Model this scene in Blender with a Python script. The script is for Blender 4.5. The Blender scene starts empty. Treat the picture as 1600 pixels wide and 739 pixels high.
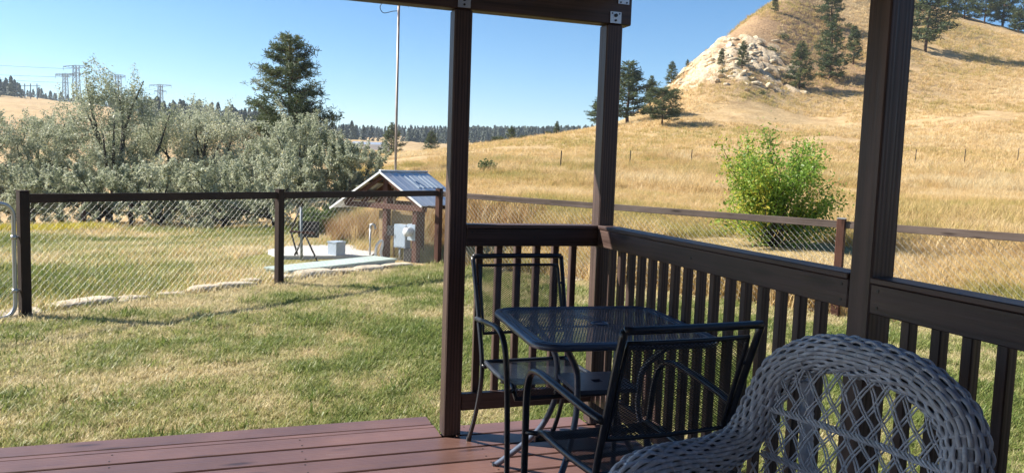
import bpy, bmesh, math, random
import numpy as np
from mathutils import Vector, Matrix

random.seed(7)
RNG = np.random.default_rng(7)
scene = bpy.context.scene
COL = scene.collection

# ------------------------------------------------------------------ camera
CAM = np.array([-0.9696, -3.702, 1.3591]); YAW, PITCH, ROLL, FPX = 0.3369, -0.0891, 0.0346, 1224.4
cF = np.array([math.sin(YAW)*math.cos(PITCH), math.cos(YAW)*math.cos(PITCH), math.sin(PITCH)])
_r = np.array([math.cos(YAW), -math.sin(YAW), 0.0]); _u = np.cross(_r, cF)
cR = math.cos(ROLL)*_r + math.sin(ROLL)*_u
cU = -math.sin(ROLL)*_r + math.cos(ROLL)*_u
cam_d = bpy.data.cameras.new('camera'); cam = bpy.data.objects.new('camera', cam_d); COL.objects.link(cam)
cam_d.sensor_fit = 'HORIZONTAL'; cam_d.sensor_width = 36.0; cam_d.lens = FPX*36.0/1600.0
cam_d.clip_start = 0.05; cam_d.clip_end = 9000
cam.matrix_world = Matrix(((cR[0], cU[0], -cF[0], CAM[0]), (cR[1], cU[1], -cF[1], CAM[1]), (cR[2], cU[2], -cF[2], CAM[2]), (0, 0, 0, 1)))
scene.camera = cam

# ------------------------------------------------------------------ sky, sun, exposure
SUN_EL, SUN_AZ = math.radians(38), math.radians(30)      # light travels toward +X and -Y
sun_dir = Vector((-math.cos(SUN_AZ)*math.cos(SUN_EL), math.sin(SUN_AZ)*math.cos(SUN_EL), math.sin(SUN_EL)))  # toward the sun
world = bpy.data.worlds.new('World'); scene.world = world; world.use_nodes = True
wn = world.node_tree.nodes; wl = world.node_tree.links
for n in list(wn): wn.remove(n)
sky = wn.new('ShaderNodeTexSky'); sky.sky_type = 'NISHITA'; sky.sun_disc = False
sky.sun_elevation = SUN_EL; sky.sun_rotation = math.atan2(sun_dir.x, sun_dir.y)
sky.altitude = 1200; sky.air_density = 1.0; sky.dust_density = 0.25; sky.ozone_density = 3.0
bg = wn.new('ShaderNodeBackground'); bg.inputs['Strength'].default_value = 0.067
wo = wn.new('ShaderNodeOutputWorld')
hs = wn.new('ShaderNodeHueSaturation'); hs.inputs['Saturation'].default_value = 1.22; wl.new(sky.outputs[0], hs.inputs['Color']); wl.new(hs.outputs[0], bg.inputs[0]); wl.new(bg.outputs[0], wo.inputs[0])
sl = bpy.data.lights.new('sun', 'SUN'); sl.energy = 5.0; sl.angle = math.radians(0.55); sl.color = (1.0, 0.93, 0.82)
so = bpy.data.objects.new('sun', sl); COL.objects.link(so)
so.rotation_euler = sun_dir.to_track_quat('Z', 'Y').to_euler(); so.location = (-10, 6, 12)
scene.view_settings.view_transform = 'Standard'; scene.view_settings.look = 'None'
scene.view_settings.exposure = 1.3; scene.view_settings.gamma = 1.0; scene.view_settings.use_curve_mapping = False
scene.cycles.use_denoising = True
scene.cycles.max_bounces = 8; scene.cycles.transparent_max_bounces = 8

# ------------------------------------------------------------------ helpers
def at(px, py, depth):
    """world point at a distance in front of the house porch, from a bearing"""
    d = cF*FPX + cR*(px-800.0) - cU*(py-369.5)
    return CAM + d*(depth/FPX)

class MB:
    """collects vertices and faces (any polygon), links them as one mesh object"""
    def __init__(s): s.v = []; s.f = []; s.n = 0
    def add(s, v, f):
        s.v.append(np.asarray(v, float).reshape(-1, 3)); s.f.extend([tuple(i+s.n for i in q) for q in f]); s.n += len(s.v[-1])
        return s
    def box(s, lo, hi, M=None):
        x0, y0, z0 = lo; x1, y1, z1 = hi
        v = np.array([(x0,y0,z0),(x1,y0,z0),(x1,y1,z0),(x0,y1,z0),(x0,y0,z1),(x1,y0,z1),(x1,y1,z1),(x0,y1,z1)], float)
        if M is not None: v = v @ np.array(M)[:3,:3].T + np.array(M)[:3,3]
        return s.add(v, [(0,3,2,1),(4,5,6,7),(0,1,5,4),(1,2,6,5),(2,3,7,6),(3,0,4,7)])
    def bar(s, a, b, w, h=None, up=(0,0,1)):
        """rectangular bar from a to b, w across, h along up"""
        h = h or w; a = np.array(a, float); b = np.array(b, float); d = b-a; L = np.linalg.norm(d); d = d/L
        up = np.array(up, float)
        if abs(d@up) > .98: up = np.array((1.,0,0))
        x = np.cross(d, up); x /= np.linalg.norm(x); z = np.cross(x, d)
        q = [(-w/2,-h/2),(w/2,-h/2),(w/2,h/2),(-w/2,h/2)]
        v = [a+x*i+z*j for i, j in q] + [b+x*i+z*j for i, j in q]
        return s.add(v, [(3,2,1,0),(4,5,6,7),(0,1,5,4),(1,2,6,5),(2,3,7,6),(3,0,4,7)])
    def tube(s, path, r, sides=8, closed=False, flat=1.0, cap=True):
        P = np.array(path, float); n = len(P); rr = np.broadcast_to(np.asarray(r, float), (n,))
        T = np.gradient(P, axis=0) if not closed else (np.roll(P,-1,0)-np.roll(P,1,0))
        T /= np.linalg.norm(T, axis=1)[:, None] + 1e-12
        N = np.zeros_like(P); a = np.array((0,0,1.)) if abs(T[0][2]) < .9 else np.array((1.,0,0))
        for i in range(n):
            a = a - T[i]*(a@T[i]); a /= np.linalg.norm(a)+1e-12; N[i] = a
        B = np.cross(T, N); th = np.arange(sides)*2*math.pi/sides
        V = P[:,None,:] + rr[:,None,None]*(np.cos(th)[None,:,None]*N[:,None,:]*flat + np.sin(th)[None,:,None]*B[:,None,:])
        f = []
        for i in range(n if closed else n-1):
            j = (i+1) % n
            for k in range(sides):
                l = (k+1) % sides; f.append((i*sides+k, i*sides+l, j*sides+l, j*sides+k))
        if cap and not closed: f.append(tuple(range(sides))[::-1]); f.append(tuple((n-1)*sides+k for k in range(sides)))
        return s.add(V.reshape(-1,3), f)
    def cyl(s, a, b, r, sides=12): return s.tube([a, b], r, sides)
    def mesh(s, name, mat=None, smooth=False):
        m = bpy.data.meshes.new(name); v = np.concatenate(s.v) if s.v else np.zeros((0,3))
        m.from_pydata(v.tolist(), [], s.f); m.update()
        if mat is not None: m.materials.append(mat)
        if smooth: m.polygons.foreach_set('use_smooth', [True]*len(m.polygons))
        return m

def quads_mesh(name, V, mat, tint=None, smooth=False):
    """V: N x 4 x 3 quads, tint: N"""
    n = len(V); m = bpy.data.meshes.new(name)
    m.vertices.add(n*4); m.vertices.foreach_set('co', np.ascontiguousarray(V, dtype=np.float32).ravel())
    m.loops.add(n*4); m.loops.foreach_set('vertex_index', np.arange(n*4, dtype=np.int32))
    m.polygons.add(n); m.polygons.foreach_set('loop_start', np.arange(0, n*4, 4, dtype=np.int32))
    m.update(calc_edges=True); m.materials.append(mat)
    if tint is not None:
        a = m.attributes.new('tint', 'FLOAT', 'POINT'); a.data.foreach_set('value', np.repeat(tint, 4).astype(np.float32))
    m.validate(); return m

def link(name, data, parent=None, loc=(0,0,0), rot=(0,0,0), scale=None):
    o = bpy.data.objects.new(name, data); COL.objects.link(o); o.location = loc; o.rotation_euler = rot
    if scale is not None: o.scale = scale if hasattr(scale, '__len__') else (scale,)*3
    if parent is not None: o.parent = parent
    return o
def tag(o, label=None, cat=None, group=None, kind=None):
    if label: o['label'] = label
    if cat: o['category'] = cat
    if group: o['group'] = group
    if kind: o['kind'] = kind
    return o
def thing(name, label, cat, loc=(0,0,0), rotz=0.0, group=None):
    return tag(link(name, None, None, loc, (0,0,rotz)), label, cat, group)
def copy_thing(o, parent=None):
    c = o.copy(); COL.objects.link(c); c.parent = parent
    for ch in o.children:
        k = ch.copy(); COL.objects.link(k); k.parent = c
        for g in ch.children:
            q = g.copy(); COL.objects.link(q); q.parent = k
    return c
_bcache = {}
def board(name, a, b, w, h, mat, parent=None, up=(0,0,1), bev=0.004, key=None):
    """timber from a to b with eased edges; its own X runs along the grain"""
    a = Vector(a); b = Vector(b); d = b-a; L = d.length; x = d.normalized(); u = Vector(up)
    y = u.cross(x).normalized(); z = x.cross(y)
    k = (round(L,4), w, h, bev, mat.name)
    if k not in _bcache:
        bm = bmesh.new(); bmesh.ops.create_cube(bm, size=1.0)
        for v in bm.verts: v.co = Vector((v.co.x*L, v.co.y*w, v.co.z*h))
        if bev: bmesh.ops.bevel(bm, geom=list(bm.edges), offset=bev, segments=1, affect='EDGES')
        m = bpy.data.meshes.new(name); bm.to_mesh(m); bm.free(); m.materials.append(mat); _bcache[k] = m
    o = link(name, _bcache[k], parent)
    M = Matrix(((x.x,y.x,z.x,0),(x.y,y.y,z.y,0),(x.z,y.z,z.z,0),(0,0,0,1))); M.translation = (a+b)/2
    o.matrix_world = M if parent is None else parent.matrix_world.inverted() @ M
    if parent is not None:
        o.matrix_parent_inverse = Matrix.Identity(4); pm = Matrix.LocRotScale(parent.location, parent.rotation_euler, parent.scale)
        o.matrix_basis = pm.inverted() @ M
    return o

# value noise (numpy)
_perm = np.random.default_rng(3).random(4096)
def vnoise(x, y):
    xi = np.floor(x).astype(int); yi = np.floor(y).astype(int); fx = x-xi; fy = y-yi
    fx = fx*fx*(3-2*fx); fy = fy*fy*(3-2*fy); h = lambda a, b: _perm[(a*374761 + b*668265) & 4095]
    return (h(xi,yi)*(1-fx)+h(xi+1,yi)*fx)*(1-fy) + (h(xi,yi+1)*(1-fx)+h(xi+1,yi+1)*fx)*fy
def fbm(x, y, o=4):
    r = 0; a = .5
    for i in range(o): r = r + a*vnoise(x*2**i+17.3*i, y*2**i-9.1*i); a *= .5
    return r

# ------------------------------------------------------------------ materials
def mat(name):
    m = bpy.data.materials.new(name); m.use_nodes = True; nt = m.node_tree
    return m, nt.nodes, nt.links, nt.nodes['Principled BSDF']
def ramp(N, L, src, stops):
    r = N.new('ShaderNodeValToRGB'); e = r.color_ramp.elements
    while len(e) < len(stops): e.new(.5)
    for i, (p, c) in enumerate(stops): e[i].position = p; e[i].color = (*c, 1)
    L.new(src, r.inputs[0]); return r.outputs[0]
def noise(N, L, scale, detail=4, vec=None, rough=.55):
    n = N.new('ShaderNodeTexNoise'); n.inputs['Scale'].default_value = scale; n.inputs['Detail'].default_value = detail; n.inputs['Roughness'].default_value = rough
    if vec is not None: L.new(vec, n.inputs['Vector'])
    return n.outputs[0]
def mapping(N, L, coord, scale=(1,1,1), rot=(0,0,0)):
    t = N.new('ShaderNodeTexCoord'); m = N.new('ShaderNodeMapping'); m.inputs['Scale'].default_value = scale; m.inputs['Rotation'].default_value = rot
    L.new(t.outputs[coord], m.inputs[0]); return m
def mix(N, L, fac, a, b, blend='MIX'):
    x = N.new('ShaderNodeMix'); x.data_type = 'RGBA'; x.blend_type = blend
    for s, v in ((x.inputs[0], fac), (x.inputs[6], a), (x.inputs[7], b)):
        if isinstance(v, (int, float)): s.default_value = v
        elif isinstance(v, tuple): s.default_value = (*v, 1)
        else: L.new(v, s)
    return x.outputs[2]
def bump(N, L, h, strength, dist, P):
    b = N.new('ShaderNodeBump'); b.inputs['Strength'].default_value = strength; b.inputs['Distance'].default_value = dist
    L.new(h, b.inputs['Height']); L.new(b.outputs[0], P.inputs['Normal'])
def math_n(N, L, op, a, b=None):
    m = N.new('ShaderNodeMath'); m.operation = op
    for i, v in enumerate((a, b)):
        if v is None: continue
        if isinstance(v, (int, float)): m.inputs[i].default_value = v
        else: L.new(v, m.inputs[i])
    return m.outputs[0]

def wood_mat(name, dark, light, rough=.5, wear=None, spec=.4, grain=.5):
    m, N, L, P = mat(name)
    oi = N.new('ShaderNodeObjectInfo'); tc = N.new('ShaderNodeTexCoord')
    off = N.new('ShaderNodeVectorMath'); off.operation = 'MULTIPLY_ADD'; off.inputs[1].default_value = (31, 17, 23)
    L.new(oi.outputs['Random'], off.inputs[0]); L.new(tc.outputs['Object'], off.inputs[2])
    mp = N.new('ShaderNodeMapping'); mp.inputs['Scale'].default_value = (1.1, 46, 46); L.new(off.outputs[0], mp.inputs[0])
    w = N.new('ShaderNodeTexWave'); w.wave_type = 'BANDS'; w.bands_direction = 'Y'; w.inputs['Scale'].default_value = .45
    w.inputs['Distortion'].default_value = 6.0; w.inputs['Detail'].default_value = 3; w.inputs['Detail Scale'].default_value = 1.2; L.new(mp.outputs[0], w.inputs[0])
    fine = noise(N, L, 3.0, 6, mp.outputs[0], .65)
    big = noise(N, L, 2.2, 3, off.outputs[0])
    g = mix(N, L, .72, w.outputs[0], fine)
    c = ramp(N, L, g, [(.25, dark), (.75, light)])
    c = mix(N, L, .7, c, ramp(N, L, big, [(.3, (.6,.6,.6)), (.7, (1.15,1.12,1.1))]), 'MULTIPLY')
    sh = mix(N, L, 1.0, c, ramp(N, L, oi.outputs['Random'], [(0, (.82,.82,.82)), (1, (1.12,1.1,1.08))]), 'MULTIPLY')
    if wear is not None:
        wn_ = noise(N, L, 5.0, 8, mp.outputs[0], .75); wm = ramp(N, L, wn_, [(.56, (0,0,0)), (.68, (1,1,1))])
        w2 = ramp(N, L, big, [(.48, (0,0,0)), (.66, (.75,.75,.75))]); wf = math_n(N, L, 'MULTIPLY', wm, w2)
        sh = mix(N, L, wf, sh, wear)
    # knots
    kn = N.new('ShaderNodeTexVoronoi'); kn.inputs['Scale'].default_value = 1.0; mk = N.new('ShaderNodeMapping'); mk.inputs['Scale'].default_value = (2.1, 9, 9)
    L.new(off.outputs[0], mk.inputs[0]); L.new(mk.outputs[0], kn.inputs['Vector'])
    kf = ramp(N, L, kn.outputs['Distance'], [(.06, (.22,.20,.19)), (.12, (.55,.52,.5)), (.2, (1,1,1))]); sh = mix(N, L, .8, sh, kf, 'MULTIPLY')
    L.new(sh, P.inputs['Base Color']); P.inputs['Specular IOR Level'].default_value = spec
    L.new(ramp(N, L, fine, [(.3, (rough-.1,)*3), (.7, (rough+.15,)*3)]), P.inputs['Roughness'])
    bump(N, L, g, grain, .0018, P)
    return m
M_POST = wood_mat('dark_brown_stain', (.036,.022,.02), (.125,.08,.07), .46, None, .45, .5)
M_DECK = wood_mat('deck_stain', (.12,.062,.052), (.185,.105,.088), .38, (.31,.22,.18), .5, .35)
M_FENCEWOOD = wood_mat('fence_brown', (.03,.019,.016), (.06,.038,.03), .7, None, .25, .8)
M_GREYWOOD = wood_mat('weathered_rail', (.085,.062,.052), (.17,.135,.12), .8, (.28,.26,.25), .2, 1.0)
M_REDWOOD = wood_mat('red_brown_post', (.06,.026,.018), (.11,.05,.036), .7, None, .25, .8)
M_PLY = wood_mat('plywood', (.24,.17,.085), (.36,.27,.15), .8, None, .2, .4)

def plain(name, col, rough=.5, metal=0., var=.15, nscale=6., bumpd=0., spec=.5, coat=0.):
    m, N, L, P = mat(name); mp = mapping(N, L, 'Object')
    n = noise(N, L, nscale, 6, mp.outputs[0], .6)
    c = ramp(N, L, n, [(.25, tuple(x*(1-var) for x in col)), (.75, tuple(min(1, x*(1+var)) for x in col))])
    L.new(c, P.inputs['Base Color']); P.inputs['Metallic'].default_value = metal; P.inputs['Specular IOR Level'].default_value = spec
    L.new(ramp(N, L, n, [(.2, (max(.02, rough-.08),)*3), (.8, (min(1, rough+.1),)*3)]), P.inputs['Roughness'])
    if coat: P.inputs['Coat Weight'].default_value = coat
    if bumpd: bump(N, L, n, .6, bumpd, P)
    return m
M_METAL = plain('black_powder_coat', (.017,.021,.031), .33, 0, .1, 40, 0, .6)
M_TABLE = plain('black_coat_sky_sheen', (.05,.068,.115), .36, 0, .1, 40, 0, .9)  # blue sky sheen on the black metal is put into the base colour
M_GALV = plain('galvanised_steel', (.45,.46,.47), .42, .75, .12, 14)
M_WIRE = plain('chain_link_wire', (.40,.40,.385), .5, .35, .1, 5)
M_BRACKET = plain('zinc_bracket', (.55,.55,.55), .38, .8, .12, 30)
M_BOLT = plain('bolt_dark', (.05,.05,.05), .5, .6)
M_BLACKIRON = plain('black_iron', (.02,.02,.02), .6, .2)
M_CONCRETE = plain('concrete', (.43,.415,.39), .85, 0, .12, 5, .003)
M_LID = plain('pale_green_cover', (.36,.44,.40), .6, 0, .12, 4, .001)
M_PANELGREY = plain('panel_grey_paint', (.33,.40,.48), .45, 0, .1, 6)
M_WHITE = plain('white_paint', (.75,.76,.76), .5, 0, .06, 4)
M_METER = plain('meter_glass', (.6,.62,.63), .25, .2, .1, 9)
M_PYLON = plain('pylon_steel', (.20,.23,.25), .6, .3, .1, 1)
M_LINE = plain('power_line', (.16,.18,.2), .6, .2)
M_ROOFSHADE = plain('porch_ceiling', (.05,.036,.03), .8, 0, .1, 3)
M_SANDSTONE = plain('sandstone', (.50,.42,.295), .9, 0, .35, 2.2, .05, .2)
M_SLABSTONE = plain('flagstone', (.46,.395,.30), .9, 0, .4, 7, .02, .2)
M_MAST = plain('rusty_mast', (.34,.27,.22), .5, .5, .3, 7)

def tin_mat():
    m, N, L, P = mat('tin_roof'); mp = mapping(N, L, 'Object')
    n = noise(N, L, 3, 5, mp.outputs[0]); L.new(ramp(N, L, n, [(.3, (.50,.54,.58)), (.7, (.66,.69,.71))]), P.inputs['Base Color'])
    P.inputs['Metallic'].default_value = .65; P.inputs['Roughness'].default_value = .38; return m
M_TIN = tin_mat()
def wicker_mat():
    m, N, L, P = mat('grey_wicker'); mp = mapping(N, L, 'Object', (60,60,60)); n = noise(N, L, 1.0, 5, mp.outputs[0])
    mp2 = mapping(N, L, 'Object', (7,7,7)); n2 = noise(N, L, 1.0, 3, mp2.outputs[0])
    c = ramp(N, L, n, [(.3, (.45,.48,.54)), (.7, (.70,.73,.79))]); c = mix(N, L, .5, c, ramp(N, L, n2, [(.3, (.7,.7,.7)), (.7, (1.1,1.1,1.1))]), 'MULTIPLY')
    L.new(c, P.inputs['Base Color']); P.inputs['Roughness'].default_value = .55; P.inputs['Specular IOR Level'].default_value = .4; return m
M_WICKER = wicker_mat()
M_WICKERCORE = plain('wicker_core', (.16,.17,.19), .8)  # darker grey of the added core behind the weave

def leaf_mat(name, stops, trans=.35, rough=.55, inst=False, spec=.3):
    m, N, L, P = mat(name); a = N.new('ShaderNodeAttribute'); a.attribute_name = 'tint'
    fac = a.outputs['Fac']
    if inst:
        b = N.new('ShaderNodeAttribute'); b.attribute_name = 'tint'; b.attribute_type = 'INSTANCER'; fac = b.outputs['Fac']
        c2 = N.new('ShaderNodeAttribute'); c2.attribute_name = 'btint'
        fac = math_n(N, L, 'ADD', fac, math_n(N, L, 'MULTIPLY', math_n(N, L, 'SUBTRACT', c2.outputs['Fac'], .5), .35))
    col = ramp(N, L, fac, stops); L.new(col, P.inputs['Base Color']); P.inputs['Roughness'].default_value = rough; P.inputs['Specular IOR Level'].default_value = spec
    t = N.new('ShaderNodeBsdfTranslucent'); L.new(col, t.inputs[0]); mx = N.new('ShaderNodeMixShader'); mx.inputs[0].default_value = trans
    L.new(P.outputs[0], mx.inputs[1]); L.new(t.outputs[0], mx.inputs[2]); L.new(mx.outputs[0], N['Material Output'].inputs[0]); return m
M_OLIVE = leaf_mat('olive_leaf', [(0, (.19,.215,.12)), (.45, (.36,.39,.265)), (.8, (.52,.54,.42)), (1, (.52,.48,.24))], .42, .5)
M_PINE = leaf_mat('pine_needles', [(0, (.035,.055,.028)), (.5, (.088,.12,.048)), (1, (.20,.20,.065))], .28, .6)
M_FARPINE = leaf_mat('far_pine', [(0, (.025,.04,.03)), (1, (.065,.085,.048))], .15, .7, True)
M_SHRUB = leaf_mat('shrub_leaf', [(0, (.09,.17,.03)), (.5, (.22,.37,.06)), (.8, (.40,.43,.065)), (1, (.56,.47,.08))], .5, .4)
M_GREENWEED = leaf_mat('weed_leaf', [(0, (.06,.10,.03)), (1, (.17,.23,.08))], .35, .5)
M_LAWN = leaf_mat('lawn_blade', [(0, (.12,.175,.04)), (.36, (.27,.31,.09)), (.58, (.43,.41,.18)), (.85, (.62,.53,.30)), (1, (.68,.58,.36))], .45, .45, True)
M_DRY = leaf_mat('dry_grass', [(0, (.22,.23,.06)), (.3, (.43,.36,.12)), (.6, (.60,.43,.20)), (.85, (.68,.52,.28)), (1, (.68,.58,.36))], .4, .6, True)
M_RUST = leaf_mat('rust_weed', [(0, (.22,.16,.06)), (.5, (.34,.19,.08)), (1, (.48,.34,.13))], .25, .6, True)
M_BLOOM = leaf_mat('yellow_bloom', [(0, (.22,.24,.04)), (.5, (.55,.46,.04)), (1, (.68,.56,.06))], .35, .6, True)
def bark_mat(name, a, b):
    m, N, L, P = mat(name); mp = mapping(N, L, 'Object', (9,9,2)); n = noise(N, L, 1, 6, mp.outputs[0], .7)
    L.new(ramp(N, L, n, [(.3, a), (.7, b)]), P.inputs['Base Color']); P.inputs['Roughness'].default_value = .9; bump(N, L, n, .8, .03, P); return m
M_BARK = bark_mat('olive_bark', (.025,.02,.016), (.07,.055,.045))
M_PBARK = bark_mat('pine_bark', (.04,.025,.018), (.12,.07,.045))

def terrain_mat():
    m, N, L, P = mat('hill_grassland'); tc = N.new('ShaderNodeTexCoord'); v = tc.outputs['Object']
    big = noise(N, L, .035, 5, v, .6); mid = noise(N, L, .35, 6, v, .65); fine = noise(N, L, 2.6, 8, v, .7); mp = N.new('ShaderNodeMapping'); mp.inputs['Scale'].default_value = (1, 1, 5); L.new(v, mp.inputs[0])
    strat = noise(N, L, .16, 5, mp.outputs[0], .6)
    c = ramp(N, L, mid, [(.25, (.32,.215,.11)), (.5, (.48,.345,.185)), (.75, (.59,.45,.265))])
    c = mix(N, L, ramp(N, L, big, [(.42, (0,0,0)), (.62, (.8,.8,.8))]), c, (.55,.41,.22))
    c = mix(N, L, ramp(N, L, strat, [(.52, (0,0,0)), (.66, (.4,.4,.4))]), c, (.40,.28,.12))
    c = mix(N, L, .75, c, ramp(N, L, fine, [(.3, (.5,.48,.45)), (.7, (1.25,1.22,1.2))]), 'MULTIPLY')
    def attr(n): a = N.new('ShaderNodeAttribute'); a.attribute_name = n; return a.outputs['Fac']
    brush = mix(N, L, ramp(N, L, fine, [(.35, (0,0,0)), (.65, (1,1,1))]), (.13,.075,.045), (.42,.28,.16)); c = mix(N, L, attr('brush'), c, brush)
    c = mix(N, L, attr('red'), c, mix(N, L, mid, (.30,.14,.085), (.42,.24,.14)))
    c = mix(N, L, attr('green'), c, mix(N, L, fine, (.10,.12,.03), (.33,.29,.10)))
    rk = mix(N, L, ramp(N, L, fine, [(.38, (0,0,0)), (.62, (1,1,1))]), (.36,.27,.175), (.62,.52,.37)); c = mix(N, L, attr('rock'), c, rk)
    L.new(c, P.inputs['Base Color']); P.inputs['Roughness'].default_value = 1.0; P.inputs['Specular IOR Level'].default_value = .1
    bump(N, L, mix(N, L, .5, fine, mid), 1.0, .35, P); return m
M_TERRAIN = terrain_mat()
def lawn_ground():
    m, N, L, P = mat('lawn_soil'); v = N.new('ShaderNodeTexCoord').outputs['Object']
    a = noise(N, L, 1.3, 5, v); f = noise(N, L, 35, 6, v, .7)
    c = ramp(N, L, a, [(.35, (.15,.16,.05)), (.55, (.30,.24,.11)), (.7, (.42,.32,.18))]); c = mix(N, L, .7, c, ramp(N, L, f, [(.3, (.45,.45,.4)), (.7, (1.2,1.2,1.1))]), 'MULTIPLY')
    L.new(c, P.inputs['Base Color']); P.inputs['Roughness'].default_value = 1; P.inputs['Specular IOR Level'].default_value = .1; bump(N, L, f, 1, .03, P); return m
M_SOIL = lawn_ground()

# ------------------------------------------------------------------ layout of the yard
FR = np.array((2.03, 8.42)); FA = np.array((.813, .582)); FB = np.array((.587, -.81)); GZ = -0.25
def yard_ab(x, y): return (x-FR[0])*FA[0]+(y-FR[1])*FA[1], (x-FR[0])*FB[0]+(y-FR[1])*FB[1]
def fp(a, b, z=GZ): p = FR+FA*a+FB*b; return np.array((p[0], p[1], z))

# ------------------------------------------------------------------ terrain
CTRL = [  # bearing column, row, distance of ground points read off the land
 (30,420,11),(438,405,12.6),(100,395,16),(300,388,18),(30,375,24),(250,368,27),(129,359,33),(203,361,34),(400,362,33),(520,365,28),
 (-250,372,26),(-500,380,30),(-250,345,45),(60,352,42),(300,352,42),(480,345,44),(560,318,38),(620,300,34),(600,345,19),
 (60,300,80),(300,292,80),(450,285,75),(560,262,75),(-300,290,80),
 (0,215,180),(0,166,330),(0,150,460),(0,160,800),(-300,160,330),(-300,150,500),(150,196,260),(150,172,420),(250,206,240),(250,188,400),(370,222,220),(370,196,420),(480,228,220),(480,210,430),
 (575,240,340),(575,225,560),(575,214,800),(640,238,260),(640,222,500),(640,212,760),
 (730,228,112),(730,252,180),(730,232,520),(730,216,1000),(660,238,105),(660,262,150),(800,225,118),(800,256,185),(800,228,560),(800,214,1050),(860,215,124),(860,250,190),(860,222,600),
 (920,204,130),(920,240,190),(920,225,500),(1000,182,140),(1000,215,200),(1060,133,155),(1060,190,215),(1090,97,160),(1090,150,220),(1130,68,166),(1130,120,225),(1190,20,176),(1190,60,240),
 (1240,-8,186),(1240,30,255),(1330,-42,205),(1330,0,280),(1450,12,228),(1450,50,300),(1520,31,230),(1520,70,300),(1600,48,228),(1600,80,300),(1800,70,225),(1800,120,300),(2200,140,220),(2200,180,300),
 (700,270,50),(800,268,52),(900,262,55),(760,296,30),(900,300,30),(820,325,17),(760,243,80),(880,235,88),(1000,225,92),
 (1032,205,112),(1150,198,112),(1150,132,140),(1240,135,148),(1285,125,152),(1290,36,178),(1350,80,165),(1430,68,172),(1430,150,140),(1520,110,160),(1600,120,155),(1600,200,105),(1450,215,100),(1300,215,100),
 (1200,250,75),(1500,250,75),(1600,262,70),(1100,285,45),(1300,295,42),(1500,305,40),(1150,340,21),(1400,365,18),(1600,390,16),(1300,400,13.2),(1600,420,12.5),(1050,352,17.5),
 (1900,280,60),(1900,330,30),(1900,420,14),(2300,300,60),(2300,400,20)]
def _ctrl():
    pts = []
    for px, py, d in CTRL: pts.append(at(px, py, d))
    for a in range(-14, 1, 2):
        for b in (0, 3, 7, 12): pts.append(fp(a, b))
    for ang in range(110, 260, 25):
        for r in (8, 40, 200, 900):
            t = math.radians(ang)+YAW; pts.append(np.array((CAM[0]+r*math.sin(t), CAM[1]+r*math.cos(t), GZ)))
    for px in (-1500, -900, -300, 200, 600, 800, 1200, 1600, 2400):
        p = at(px, 200, 2600); pts.append(np.array((p[0], p[1], 40.)))
        p = at(px, 200, 1500); pts.append(np.array((p[0], p[1], 52. if px < 1000 else 30.)))
    P = np.array(pts); dx = P[:,0]-CAM[0]; dy = P[:,1]-CAM[1]; r = np.hypot(dx, dy); az = np.arctan2(dx, dy)-YAW
    az = (az+math.pi) % (2*math.pi)-math.pi
    return az*2.2, np.log(np.maximum(r, 2)), (P[:,2]-GZ)/r
_ca, _cl, _cs = _ctrl()
def _phi(d2): return np.where(d2 > 1e-12, .5*d2*np.log(d2+1e-12), 0)
def _solve():
    n = len(_ca); K = _phi((_ca[:,None]-_ca)**2+(_cl[:,None]-_cl)**2)+np.eye(n)*2e-3; Pm = np.c_[np.ones(n), _ca, _cl]
    A = np.block([[K, Pm], [Pm.T, np.zeros((3,3))]]); return np.linalg.solve(A, np.r_[_cs, 0, 0, 0])
_w = _solve()
def sstep(a, b, x): t = np.clip((x-a)/(b-a), 0, 1); return t*t*(3-2*t)
def gz(x, y, detail=True):
    x = np.atleast_1d(np.asarray(x, float)); y = np.atleast_1d(np.asarray(y, float)); out = np.zeros_like(x)
    for i in range(0, len(x), 20000):
        X = x[i:i+20000]; Y = y[i:i+20000]; dx = X-CAM[0]; dy = Y-CAM[1]; r = np.hypot(dx, dy)
        az = (np.arctan2(dx, dy)-YAW+math.pi) % (2*math.pi)-math.pi; a = az*2.2; l = np.log(np.maximum(r, 2))
        s = _phi((a[:,None]-_ca)**2+(l[:,None]-_cl)**2) @ _w[:-3] + _w[-3]+_w[-2]*a+_w[-1]*l
        ya, yb = yard_ab(X, Y); outside = np.maximum(ya, -yb); m = sstep(.15, 3.5, outside)*sstep(6, 9, r)
        back = sstep(1.3, 1.9, np.abs(az)); m = m*(1-back)
        z = GZ + r*s*m
        if detail:
            z = z + m*sstep(9, 25, r)*((fbm(X*.25, Y*.25)-.47)*.35) + m*sstep(60, 140, r)*(fbm(X*.05, Y*.05, 4)-.47)*3.2
        out[i:i+20000] = z
    return out
def gz1(x, y): return float(gz([x], [y])[0])
def ground_at(px, depth):
    p = at(px, 250, depth); return np.array((p[0], p[1], gz1(p[0], p[1])))

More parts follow.
